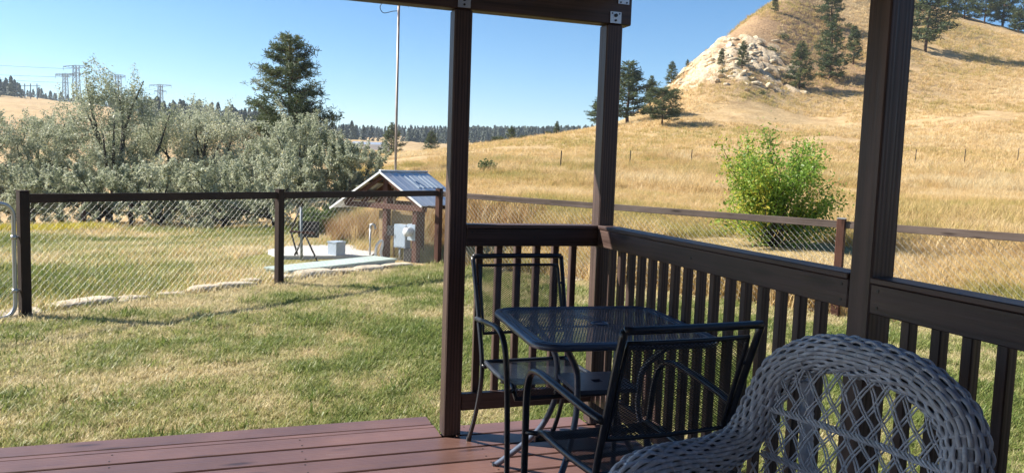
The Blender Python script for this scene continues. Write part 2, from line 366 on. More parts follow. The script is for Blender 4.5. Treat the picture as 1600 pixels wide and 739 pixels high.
def build_terrain():
    az = np.unique(np.r_[np.arange(-46, 46.01, .25), np.arange(46, 314.1, 4)]); az = np.radians(az)+YAW
    rr = np.r_[np.exp(np.linspace(math.log(2.2), math.log(90), 130))[:-1], np.arange(90, 260, .9), np.exp(np.linspace(math.log(260), math.log(2700), 70))]; na, nr = len(az), len(rr)
    A, Rr = np.meshgrid(az, rr, indexing='ij'); X = CAM[0]+Rr*np.sin(A); Y = CAM[1]+Rr*np.cos(A)
    Z = gz(X.ravel(), Y.ravel()).reshape(X.shape)
    c = at(1160, 105, 158); lat = (X-c[0])*cR[0]+(Y-c[1])*cR[1]; dep = (X-c[0])*cF[0]+(Y-c[1])*cF[1]
    nz = fbm(X*.16+5, Y*.16, 5)-.47; reg = sstep(13.5, 7, np.abs(lat+2.5))*sstep(22, 12, np.abs(dep))*sstep(15, 19, Z)*sstep(32, 26, Z+lat*.25)
    nz2 = fbm(X*.55+2, Y*.55+Z*.4, 4)-.47; rock = sstep(-.03, .05, nz*.9+nz2*1.2+reg*.24-.215)*sstep(.02, .25, reg)
    Z = Z + rock*(fbm(X*.5, Y*.5, 4)-.45)*1.7 + rock*(fbm(X*1.3+4, Y*1.3, 3)-.45)*1.3 + rock*.4
    brush = np.clip(sstep(13, 22, Z)*sstep(40, 22, np.abs(lat+2))*1.2*(fbm(X*.3, Y*.3)+.35), 0, .85)*(Rr < 330)
    pr = at(260, 210, 240); red = sstep(75, 20, np.hypot(X-pr[0], Y-pr[1]))*sstep(.4, .5, fbm(X*.05+3, Y*.05))*.9
    ya, yb = yard_ab(X, Y); green = sstep(38, 18, Rr)*sstep(0, 3, -yb)*sstep(6, 0, ya)*.9 + .3*sstep(.5, .62, fbm(X*.12+9, Y*.12))*sstep(50, 20, Rr)
    V = np.c_[X.ravel(), Y.ravel(), Z.ravel()]
    i = np.arange(na-1)[:,None]*nr+np.arange(nr-1)[None,:]
    i = i.ravel(); F = np.c_[i, i+1, i+nr+1, i+nr][:, ::-1]
    m = bpy.data.meshes.new('terrain'); m.vertices.add(len(V)+1); V = np.r_[V, [[CAM[0], CAM[1], GZ]]]
    m.vertices.foreach_set('co', V.astype(np.float32).ravel())
    last = np.arange(na-1)*nr; T = np.c_[last, last+nr, np.full(na-1, len(V)-1)][:, ::-1]
    nl = len(F)*4+len(T)*3; m.loops.add(nl); m.loops.foreach_set('vertex_index', np.r_[F.ravel(), T.ravel()].astype(np.int32))
    m.polygons.add(len(F)+len(T)); m.polygons.foreach_set('loop_start', np.r_[np.arange(len(F))*4, len(F)*4+np.arange(len(T))*3].astype(np.int32))
    m.update(calc_edges=True); m.validate(); m.polygons.foreach_set('use_smooth', [True]*len(m.polygons))
    for nme, val in (('rock', rock), ('brush', brush), ('red', red), ('green', green)):
        a = m.attributes.new(nme, 'FLOAT', 'POINT'); a.data.foreach_set('value', np.r_[val.ravel(), 0].astype(np.float32))
    m.materials.append(M_TERRAIN); tag(link('terrain', m), kind='structure')
build_terrain()

def build_lawn():
    a0 = np.linspace(-16, .05, 80); b0 = np.linspace(-.05, 16, 80); A, B = np.meshgrid(a0, b0, indexing='ij')
    X = FR[0]+FA[0]*A+FB[0]*B; Y = FR[1]+FA[1]*A+FB[1]*B; Z = GZ+.008+.05*(fbm(X*.6, Y*.6)-.47)*sstep(0, 1, -A)*sstep(0, 1, B)
    mb = MB(); n = 80; mb.add(np.c_[X.ravel(), Y.ravel(), Z.ravel()], [(i*n+j, (i+1)*n+j, (i+1)*n+j+1, i*n+j+1) for i in range(n-1) for j in range(n-1)])
    tag(link('lawn', mb.mesh('lawn', M_SOIL, True)), kind='structure')
build_lawn()

# ------------------------------------------------------------------ scatter of grass (nobody could count it)
def blade_tuft(name, nb, h, w, spread, lean, material, seed, seg=2):
    r = np.random.default_rng(seed); Q = []; bt = []
    for i in range(nb):
        a = r.uniform(0, 6.283); rad = spread*math.sqrt(r.random()); p = np.array((rad*math.cos(a), rad*math.sin(a), 0.))
        d = r.uniform(0, 6.283); L = np.array((math.cos(d), math.sin(d), 0)); S = np.array((-L[1], L[0], 0)); hh = h*r.uniform(.55, 1.1); ln = lean*r.uniform(.2, 1.2)*hh; ww = w*r.uniform(.7, 1.2)
        t = np.linspace(0, 1, seg+1); C = [p+L*ln*x*x+np.array((0, 0, hh*(x-.18*x*x*lean))) for x in t]; W = [ww*(1-x)**.7+ww*.08 for x in t]; b = r.random()
        for k in range(seg): Q.append([C[k]-S*W[k]/2, C[k]+S*W[k]/2, C[k+1]+S*W[k+1]/2, C[k+1]-S*W[k+1]/2]); bt.append(b)
    m = quads_mesh(name, np.array(Q), material); a = m.attributes.new('btint', 'FLOAT', 'POINT'); a.data.foreach_set('value', np.repeat(bt, 4).astype(np.float32))
    return m
def scatter(name, label, cat, P, scl, tint, meshes, tilt=.0, kind='stuff'):
    n = len(P); r = np.random.default_rng(len(P))
    col = bpy.data.collections.new(name+'_kinds')
    for i, me in enumerate(meshes): col.objects.link(bpy.data.objects.new('%s_kind_%02d' % (name, i), me))
    m = bpy.data.meshes.new(name); m.vertices.add(n); m.vertices.foreach_set('co', np.asarray(P, np.float32).ravel())
    rot = np.c_[r.normal(0, tilt+1e-6, n), r.normal(0, tilt+1e-6, n), r.uniform(0, 6.283, n)]
    a = m.attributes.new('rot', 'FLOAT_VECTOR', 'POINT'); a.data.foreach_set('vector', rot.astype(np.float32).ravel())
    for nm, v in (('scl', scl), ('tint', tint)):
        a = m.attributes.new(nm, 'FLOAT', 'POINT'); a.data.foreach_set('value', np.asarray(v, np.float32))
    a = m.attributes.new('vid', 'INT', 'POINT'); a.data.foreach_set('value', r.integers(0, len(meshes), n).astype(np.int32))
    m.update(); o = link(name, m)
    g = bpy.data.node_groups.new(name, 'GeometryNodeTree'); g.interface.new_socket('Geometry', in_out='INPUT', socket_type='NodeSocketGeometry'); g.interface.new_socket('Geometry', in_out='OUTPUT', socket_type='NodeSocketGeometry')
    N = g.nodes; L = g.links; gi = N.new('NodeGroupInput'); go = N.new('NodeGroupOutput'); ip = N.new('GeometryNodeInstanceOnPoints'); ci = N.new('GeometryNodeCollectionInfo')
    ci.inputs['Collection'].default_value = col; ci.inputs['Separate Children'].default_value = True; ci.inputs['Reset Children'].default_value = True
    def na(nm, ty): x = N.new('GeometryNodeInputNamedAttribute'); x.data_type = ty; x.inputs['Name'].default_value = nm; return [s for s in x.outputs if s.enabled and s.name == 'Attribute'][0]
    L.new(gi.outputs[0], ip.inputs['Points']); L.new(ci.outputs[0], ip.inputs['Instance']); ip.inputs['Pick Instance'].default_value = True
    L.new(na('vid', 'INT'), ip.inputs['Instance Index']); L.new(na('rot', 'FLOAT_VECTOR'), ip.inputs['Rotation']); L.new(na('scl', 'FLOAT'), ip.inputs['Scale'])
    L.new(ip.outputs[0], go.inputs[0]); md = o.modifiers.new('scatter', 'NODES'); md.node_group = g
    return tag(o, label, cat, kind=kind)

def in_view(x, y, margin=.06):
    dx = x-CAM[0]; dy = y-CAM[1]; f = dx*math.sin(YAW)+dy*math.cos(YAW); l = dx*math.cos(YAW)-dy*math.sin(YAW)
    return (f > .5) & (np.abs(l/np.maximum(f, .1)) < .655+margin), f
def bearing(x, y): return np.arctan2(x-CAM[0], y-CAM[1])-YAW
def polar_points(n, r0, r1, power=1.0):
    """random points in the sector of land that can be seen; density falls with distance as r**-power"""
    u = RNG.random(n); e = 2-power
    r = (r0**e+u*(r1**e-r0**e))**(1/e) if abs(e) > 1e-6 else r0*(r1/r0)**u
    a = RNG.uniform(-.62, .62, n)+YAW; return CAM[0]+r*np.sin(a), CAM[1]+r*np.cos(a), r

def build_grass():
    # lawn
    x, y, r = polar_points(120000, 3.6, 17, 1.25); ya, yb = yard_ab(x, y); v, f = in_view(x, y)
    k = v & (ya < .02) & (yb > .0) & ~((y < .37) & (x < 0.02)) & ~((y < .17) & (x < .98))
    x, y, r = x[k], y[k], r[k]; ya, yb = yard_ab(x, y)
    big = fbm(x*.55+3, y*.55, 3); mid = fbm(x*2.1, y*2.1+7, 3); t = .63+(big-.47)*.75+(mid-.47)*1.35+RNG.normal(0, .19, len(x))
    edge = np.minimum(-ya, yb); t += .28*sstep(1.0, .1, edge); t = np.clip(t, .02, .98)
    keep = RNG.random(len(x)) > .45*sstep(.68, .95, t); x, y, r, t = x[keep], y[keep], r[keep], t[keep]
    s = (.75+.5*RNG.random(len(x)))*(.8+.4*sstep(.6, .2, t))*(1+.05*(r-4)); cl = (fbm(x*4.5+2, y*4.5, 2) > .54) & (RNG.random(len(x)) < .35); s = np.where(cl, s*1.55, s); t = np.where(cl, np.clip(t-.2, .02, 1), t); s = s*(1+.25*sstep(.35, .05, np.minimum(-yard_ab(x, y)[0], yard_ab(x, y)[1]))*RNG.random(len(x)))
    z = GZ+.008+.05*(fbm(x*.6, y*.6)-.47)
    scatter('lawn_grass', 'short patchy green and straw coloured lawn between the deck and the fence', 'grass', np.c_[x, y, z-.004], s, t,
            [blade_tuft('lawn_tuft', 13, .054, .0060, .05, 1.0, M_LAWN, 100+i) for i in range(7)], .15)
    # mown field beyond the left fence
    x, y, r = polar_points(52000, 8, 40, 1.1); ya, yb = yard_ab(x, y); v, f = in_view(x, y); k = v & (yb < -.03) & ((ya < 2.5) | (bearing(x, y) < -.19))
    x, y, r = x[k], y[k], r[k]; ya, yb = yard_ab(x, y); z = gz(x, y); t = .34+(fbm(x*.28+1, y*.28)-.47)*1.9+(fbm(x*1.3, y*1.3)-.47)*1.0+RNG.normal(0, .09, len(x))
    t = np.clip(t+.12*sstep(24, 33, r)+.25*sstep(.8, 0, -yb), 0, 1)
    s = (.8+.6*RNG.random(len(x)))*(1+.035*(r-8))*(1+.3*sstep(26, 34, r)*RNG.random(len(x)))
    p1 = at(500, 395, 14); k = (np.hypot(x-.5, y-9.2) > 1.6); x, y, z, s, t = x[k], y[k], z[k], s[k], t[k]
    scatter('field_grass', 'rough mown grass in the field beyond the left fence', 'grass', np.c_[x, y, z-.01], s, t,
            [blade_tuft('field_tuft', 18, .10, .008, .11, .8, M_DRY if i % 2 else M_LAWN, 200+i) for i in range(6)], .15)
    # dry pasture beyond the right fence, up the hill
    x, y, r = polar_points(80000, 9, 75, 1.35); ya, yb = yard_ab(x, y); v, f = in_view(x, y); bx = ground_at(1212, 14.2); k = v & (bearing(x, y) > -.2) & ((ya > .12) | ((yb < -2.2) & (ya > -.2))) & (np.hypot(x-bx[0]+.5, y-bx[1]+.5) > 1.9)
    x, y, r = x[k], y[k], r[k]; ya, yb = yard_ab(x, y); z = gz(x, y); n1 = fbm(x*.16+4, y*.16, 4); t = .66+(n1-.47)*1.2+(fbm(x*.9, y*.9)-.47)*.6+RNG.normal(0, .08, len(x)); t -= .42*sstep(20, 9, r)*sstep(.4, .52, fbm(x*.35+2, y*.35)); t = np.clip(t, 0, 1)
    s = (.6+.7*RNG.random(len(x)))*(.62+.9*sstep(.38, .6, fbm(x*.22, y*.22+8)))*(1+.012*(r-9))
    scatter('pasture_grass', 'tall golden dry grass of the pasture beyond the right fence', 'grass', np.c_[x, y, z-.02], s, t,
            [blade_tuft('pasture_tuft', 20, .30, .009, .13, .75, M_DRY, 300+i) for i in range(7)], .12)
    # sparse bunches higher on the hill
    x, y, r = polar_points(60000, 70, 240, .9); v, f = in_view(x, y); dx = x-CAM[0]; az = np.arctan2(dx, y-CAM[1])-YAW; k = v & (az > -.22); x, y, r = x[k], y[k], r[k]; z = gz(x, y)
    keep = fbm(x*.07, y*.07+3) > .30; x, y, r, z = x[keep], y[keep], r[keep], z[keep]
    t = np.clip(.64+(fbm(x*.06+2, y*.06)-.47)*1.2+RNG.normal(0, .12, len(x)), 0, 1); s = (.7+.7*RNG.random(len(x)))*(1+.004*(r-70))
    scatter('hill_grass', 'dry bunch grass over the open hillside', 'grass', np.c_[x, y, z-.05], s, t, [blade_tuft('hill_tuft', 16, .42, .035, .4, .8, M_DRY, 400+i) for i in range(5)], .1)
    # rust weeds by the shelter and along the fences
    c = [(1.8, 11.8, 1.6, 240), (1.2, 12.4, 1.2, 120), (3.2, 11.2, 1.4, 200), (2.0, 12.8, 2.0, 240), (3.4, 10.2, 1.2, 120)]
    P = np.concatenate([np.c_[RNG.normal(a, w*.5, n), RNG.normal(b, w*.4, n)] for a, b, w, n in c]); ya, yb = yard_ab(P[:,0], P[:,1]); k = ((ya > .15) | (yb < -1.0)) & (P[:,0] > .75) & (np.hypot(P[:,0]-1.6, P[:,1]-9.4) > 1.1) & ~((P[:,0] > -.3) & (P[:,0] < 1.6) & (P[:,1] > 8.8) & (P[:,1] < 11.1)); P = P[k]; z = gz(P[:,0], P[:,1])
    scatter('tall_weeds', 'tall rust and straw weeds standing around the small tin shelter', 'weeds', np.c_[P, z-.02], .6+.6*RNG.random(len(P)), np.clip(RNG.normal(.55, .25, len(P)), 0, 1),
            [blade_tuft('weed_tuft', 22, .48, .012, .10, .45, M_DRY if i == 2 else M_RUST, 500+i, 3) for i in range(5)], .12)
    # yellow bloom strip in the far field
    n = 700; px = RNG.uniform(-40, 175, n); d = RNG.uniform(26, 31, n)+px*.012; q = np.array([at(a, 340, b) for a, b in zip(px, d)]); z = gz(q[:,0], q[:,1])
    scatter('yellow_bloom', 'strip of yellow blooming weeds in the field behind the leftmost fence post', 'weeds', np.c_[q[:,:2], z-.02], .7+.6*RNG.random(n), np.clip(RNG.normal(.5, .2, n), 0, 1), [blade_tuft('bloom_tuft', 22, .36, .022, .2, .5, M_BLOOM, 700+i) for i in range(3)], .1)
    # pale grass skirt under the silver trees
    x, y, r = polar_points(5000, 29, 42, 1.0); ya, yb = yard_ab(x, y); v, f = in_view(x, y); k = v & (yb < -16) & (fbm(x*.3, y*.3) > .45); x, y = x[k], y[k]; z = gz(x, y)
    scatter('rank_grass', 'rank pale grass along the foot of the silver trees', 'grass', np.c_[x, y, z-.02], .7+.8*RNG.random(len(x)), np.clip(RNG.normal(.62, .2, len(x)), 0, 1),
            [blade_tuft('rank_tuft', 18, .32, .02, .2, .7, M_DRY, 600+i) for i in range(4)], .15)
build_grass()

# ------------------------------------------------------------------ deck
def build_deck():
    d = MB()
    for x in np.arange(-5.6, .95, .41): d.box((x-.019, -5.1, -.19), (x+.019, .12, -.034))
    d.box((-5.7, .125, -.2), (.93, .155, -.036)); d.box((.9, -5.1, -.2), (.935, .12, -.036))
    deck = tag(link('deck', d.mesh('deck', M_FENCEWOOD)), kind='structure')
    ys = [(.014, .158)]; y = -.0005
    while y > -5.1: ys.append((y-.156, y)); y -= .17
    for i, (a, b) in enumerate(ys):
        w = round(b-a, 4); yc = (a+b)/2; cut = -3.2 if i % 3 == 1 else (-4.1 if i % 3 == 2 else -3.6)
        if i == 0:
            board('plank', (-5.7, yc, -.017), (-3.602, yc, -.017), w, .034, M_DECK, deck); board('plank', (-3.598, yc, -.017), (-.002, yc, -.017), w, .034, M_DECK, deck)
            board('plank', (.091, yc, -.017), (.8, yc, -.017), w, .034, M_DECK, deck)
            continue
        board('plank', (-5.7, yc, -.017), (cut-.002, yc, -.017), w, .034, M_DECK, deck); board('plank', (cut+.002, yc, -.017), (.94, yc, -.017), w, .034, M_DECK, deck)
    board('plank', (-5.7, .182, -.018), (-.002, .182, -.018), .041, .034, M_DECK, deck)
    board('plank', (-5.7, .279, -.020), (-3.9, .279, -.020), .136, .036, M_DECK, deck); board('plank', (-3.896, .279, -.020), (-.006, .279, -.020), .136, .036, M_DECK, deck)
    # nail heads
    nm = MB().cyl((0, 0, 0), (0, 0, .0012), .0042, 8).mesh('nail', M_BOLT)
    for i, (a, b) in enumerate(ys[:5]):
        for x in np.arange(-3.14, .8, .82):
            for yy in (a+.03, b-.03):
                if not (i == 0 and -.02 < x < .11): link('nail', nm, deck, (x+random.uniform(-.008, .008), yy+random.uniform(-.006, .006), .0003))
build_deck()

# ------------------------------------------------------------------ covered porch: posts, beam, roof
W = .089
def build_porch():
    t = thing('porch_frame', 'dark brown timber porch frame with three square posts and a roof beam above the deck', 'porch')
    for x, y in ((0, 0), (.803, 0), (.81, -1.869)):
        p = board('post', (x+W/2, y+W/2, 0.002), (x+W/2, y+W/2, 2.098), W, W, M_POST, t, up=(0, 1, 0), bev=.005)
    board('post', (.81+W/2, -4.2, .002), (.81+W/2, -4.2, 2.098), W, W, M_POST, t, up=(0, 1, 0), bev=.005)
    board('beam', (-4.6, W/2, 2.174), (.94, W/2, 2.174), W-.004, .148, M_POST, t, bev=.005)
    board('side_beam', (.853, -5.0, 2.325), (.853, .3, 2.325), .08, .148, M_POST, t, bev=.004)
    for x in (W/2, .803+W/2):
        pm = MB(); pm.box((x-.031, -.0035, 2.105), (x+.031, -.001+.0025, 2.162)); bp = link('bracket', pm.mesh('bracket', M_BRACKET), t)
        for dx, dz, r in ((0, 2.144, .009), (0, 2.119, .0055), (-.02, 2.153, .004), (.02, 2.153, .004)):
            link('bolt', MB().cyl((x+dx, -.0035, dz), (x+dx, -.0085 if r > .005 else -.0055, dz), r, 10).mesh('bolt', M_BOLT), bp)
    pm = MB().box((.858, -.0035, 2.204), (.92, .0015, 2.26)); bp = link('bracket', pm.mesh('bracket', M_BRACKET), t)
    for dx in (.872, .906): link('bolt', MB().cyl((dx, -.0035, 2.212), (dx, -.006, 2.212), .004, 10).mesh('bolt', M_BOLT), bp)
    # roof over the porch: deck boards, fascia and rafters, pitched up toward the house
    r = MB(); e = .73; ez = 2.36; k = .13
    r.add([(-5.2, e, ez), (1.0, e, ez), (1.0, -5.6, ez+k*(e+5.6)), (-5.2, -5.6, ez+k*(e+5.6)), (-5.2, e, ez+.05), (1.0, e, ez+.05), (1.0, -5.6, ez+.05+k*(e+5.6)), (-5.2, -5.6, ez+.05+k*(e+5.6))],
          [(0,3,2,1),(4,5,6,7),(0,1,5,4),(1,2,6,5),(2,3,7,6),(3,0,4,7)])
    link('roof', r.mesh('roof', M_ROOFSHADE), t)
build_porch()
def build_house():
    m = MB().box((-7, -5.9, GZ), (4.5, -5.62, 3.1)); o = link('house_wall', m.mesh('house_wall', plain('house_siding', (.16,.13,.11), .8)))
    tag(o, 'plain house wall closing the back of the porch', 'wall')
build_house()

def build_railing(name, label, a, b, inner, group, first_gap=None, count=None):
    """a,b: ends at post faces; inner: unit vector toward the deck side"""
    a = np.array(a, float); b = np.array(b, float); d = b-a; Ln = np.linalg.norm(d); d /= Ln; n = np.array(inner, float)
    t = thing(name, label, 'railing', (0, 0, 0), 0, group); V = lambda s, k, z: tuple(a[:2]+d[:2]*s-n[:2]*k)+(z,)
    board('rail_cap', V(.001, .04, 1.0585), V(Ln-.001, .04, 1.0585), .092, .019, M_POST, t, bev=.003)
    board('top_rail', V(.001, .0155, 1.0035), V(Ln-.001, .0155, 1.0035), .031, .0895, M_POST, t, bev=.003)
    board('bottom_rail', V(.001, .024, .17), V(Ln-.001, .024, .17), .038, .086, M_POST, t, bev=.003)
    c = count or int((Ln-.05)/.1025); off = first_gap if first_gap is not None else (Ln-(c-1)*.1025)/2
    for i in range(c):
        s = off+i*.1025+random.uniform(-.003, .003); board('baluster', V(s, .056, .134), V(s, .056, 1.047), .034, .034, M_POST, t, up=(d[0], d[1], 0), bev=.003)
    ns = np.array((n[0], n[1], 0.)); sc = [(.03, .98), (.03, 1.03), (Ln-.03, .98), (Ln-.03, 1.03), (Ln*.5, 1.005)]
    for s_, z_ in sc:
        q = np.array(V(s_, -.0, z_)); link('screw', MB().cyl(q-ns*.001, q+ns*.0016, .0048, 10).mesh('screw', M_BOLT), t)
    return t
build_railing('railing', 'short dark brown railing section behind the black mesh chair, between two posts', (W, .0, 0), (.803, .0, 0), (0, -1, 0), 'deck railing sections', .0865)
build_railing('railing', 'long dark brown railing section running from the corner post to the thick near post', (.803, .0, 0), (.81, -1.78, 0), (-1, 0, 0), 'deck railing sections', .07)
build_railing('railing', 'nearest dark brown railing section right of the thick post, behind the wicker chair', (.81, -1.869, 0), (.81, -4.15, 0), (-1, 0, 0), 'deck railing sections', .103)

# ------------------------------------------------------------------ expanded metal mesh
def expanded(mb, nu, nv, surf, inside, hw=.0011, th=.0012):
    """diamond mesh on a surface: surf(u,v)->point arrays; u,v in node units"""
    I, J = np.meshgrid(np.arange(nu+1), np.arange(nv+1), indexing='ij'); ok = (I+J) % 2 == 0
    i = I[ok]; j = J[ok]; segs = []
    for s in (1, -1):
        a = np.c_[i, j].astype(float); b = np.c_[i+1, j+s].astype(float); k = (b[:,0] <= nu) & (b[:,1] >= 0) & (b[:,1] <= nv); a = a[k]; b = b[k]
        m = inside((a+b)/2); segs.append((a[m], b[m]))
    a = np.concatenate([s[0] for s in segs]); b = np.concatenate([s[1] for s in segs]); A = surf(a); B = surf(b)
    d = B-A; d /= np.linalg.norm(d, axis=1)[:,None]; e = 1e-2; mid = (a+b)/2
    du = surf(mid+np.array((e, 0)))-surf(mid-np.array((e, 0))); dv = surf(mid+np.array((0, e)))-surf(mid-np.array((0, e))); nrm = np.cross(du, dv); nrm /= np.linalg.norm(nrm, axis=1)[:,None]
    s = np.cross(nrm, d)*hw; A = A-d*hw*.4; B = B+d*hw*.4; t = nrm*th
    V = np.stack([A-s, A+s, A+s+t, A-s+t, B-s, B+s, B+s+t, B-s+t], 1).reshape(-1, 3); n = len(A); o = (np.arange(n)*8)[:,None]
    F = np.concatenate([o+np.array(q)[None,:] for q in ((1,0,4,5), (2,1,5,6), (3,2,6,7), (0,3,7,4))]); mb.add(V, F.tolist())
    return mb

# ------------------------------------------------------------------ patio chair (facing local +y, seat front at y=0)
def bez(pts, n=10):
    """smooth curve through points (Catmull-Rom)"""
    P = np.array(pts, float); P = np.r_[[2*P[0]-P[1]], P, [2*P[-1]-P[-2]]]; out = []
    for i in range(1, len(P)-2):
        t = np.linspace(0, 1, n, endpoint=False)[:,None]; a, b, c, d = P[i-1:i+3]
        out.append(.5*((2*b)+(-a+c)*t+(2*a-5*b+4*c-d)*t*t+(-a+3*b-3*c+d)*t**3))
    return np.r_[np.concatenate(out), [P[-2]]]
def build_chair():
    t = thing('patio_chair', 'x', 'chair')
    hw = .235
    top = lambda s: np.array((hw*s*1.0, -.625, .918))
    for s in (-1, 1):
        st = bez([(s*.232, -.625, .918), (s*.228, -.575, .78), (s*.222, -.515, .60), (s*.218, -.468, .44), (s*.218, -.475, .32), (s*.222, -.54, .15), (s*.225, -.625, .008)], 6)
        link('back_leg', MB().tube(st, .0115, 8, flat=1.0).mesh('back_leg', M_METAL, True), t)
        link('foot_cap', MB().cyl((s*.225, -.625, 0.0), (s*.2246, -.621, .022), .0135, 10).mesh('foot_cap', M_METAL), t)
        ar = bez([(s*.232, -.525, .632), (s*.252, -.42, .648), (s*.262, -.25, .666), (s*.264, -.12, .672), (s*.262, -.05, .648), (s*.258, -.012, .575), (s*.252, .004, .42), (s*.247, .012, .2), (s*.244, .018, .004)], 6)
        n = len(ar); link('arm', MB().tube(ar, np.linspace(.0155, .0125, n), 8, flat=.75).mesh('arm', M_METAL, True), t)
        link('seat_bracket', MB().tube([(s*.21, -.03, .425), (s*.252, -.0, .425)], .009, 8).mesh('seat_bracket', M_METAL, True), t)
        link('seat_bracket', MB().tube([(s*.205, -.44, .415), (s*.222, -.47, .425)], .008, 8).mesh('seat_bracket', M_METAL, True), t)
    link('back_rail', MB().tube(bez([(-.232, -.625, .918), (-.1, -.634, .919), (.1, -.634, .919), (.232, -.625, .918)], 5), .0125, 8).mesh('back_rail', M_METAL, True), t)
    # back panel frame
    def bs(u, v):   # u -1..1, v 0 bottom..1 top
        w = .205; z = .565+v*.312; y = -.497-(z-.565)*.335-.012*(1-u*u); return np.stack([u*w, y, z], -1)
    us = np.linspace(-1, 1, 9)
    fr = np.concatenate([bs(us, np.full(9, 0.)), bs(np.full(7, 1.), np.linspace(.06, .94, 7)), bs(us[::-1], np.full(9, 1.)), bs(np.full(7, -1.), np.linspace(.94, .06, 7))])
    bp = link('back_frame', MB().tube(fr, .0075, 6, closed=True).mesh('back_frame', M_METAL, True), t)
    nu, nv = 58, 66; mb = expanded(MB(), nu, nv, lambda q: bs(q[:,0]/nu*2-1, q[:,1]/nv), lambda q: np.ones(len(q), bool), .0011, .001)
    tag(link('mesh_panel', mb.mesh('mesh_panel', M_METAL), bp), kind='stuff')
    for s in (-1, 1):
        link('spacer', MB().cyl((s*.205, -.57, .79), (s*.228, -.578, .79), .006, 8).mesh('spacer', M_METAL), bp)
        link('spacer', MB().cyl((s*.205, -.51, .60), (s*.222, -.515, .60), .006, 8).mesh('spacer', M_METAL), bp)
    # seat: waterfall front, slightly dished
    def ss(u, v):   # v 0 back .. 1 front
        y = -.455+v*.455; z = .438-.022*np.sin(np.pi*v)*(1-.5*u*u)+.006*v-.05*np.clip((v-.86)/.14, 0, 1)**2; return np.stack([u*.212*(.97+.03*v), y, z], -1)
    us = np.linspace(-1, 1, 13)
    fr = np.concatenate([ss(us, np.full(13, 0.)), ss(np.full(15, 1.), np.linspace(.05, .97, 15)), ss(us[::-1], np.full(13, 1.)), ss(np.full(15, -1.), np.linspace(.97, .05, 15))])
    sp = link('seat_frame', MB().tube(fr, .011, 8, closed=True).mesh('seat_frame', M_METAL, True), t)
    nu, nv = 58, 96; mb = expanded(MB(), nu, nv, lambda q: ss(q[:,0]/nu*2-1, q[:,1]/nv), lambda q: np.ones(len(q), bool), .0012, .001)
    tag(link('seat_mesh', mb.mesh('seat_mesh', M_METAL), sp), kind='stuff')
    link('cross_bar', MB().tube([(-.2, -.23, .405), (.2, -.23, .405)], .009, 8).mesh('cross_bar', M_METAL, True), sp)
    return t
chairA = build_chair(); chairA.location = (.335, -.70, 0); chairA.rotation_euler = (0, 0, math.pi)
tag(chairA, 'black mesh patio armchair facing the camera, backed against the short railing', 'chair', 'black mesh patio chairs')
chairB = copy_thing(chairA); chairB.location = (.245, -1.165, 0); chairB.rotation_euler = (0, 0, math.radians(2))
tag(chairB, 'black mesh patio armchair seen from behind, next to the grey wicker chair', 'chair', 'black mesh patio chairs')

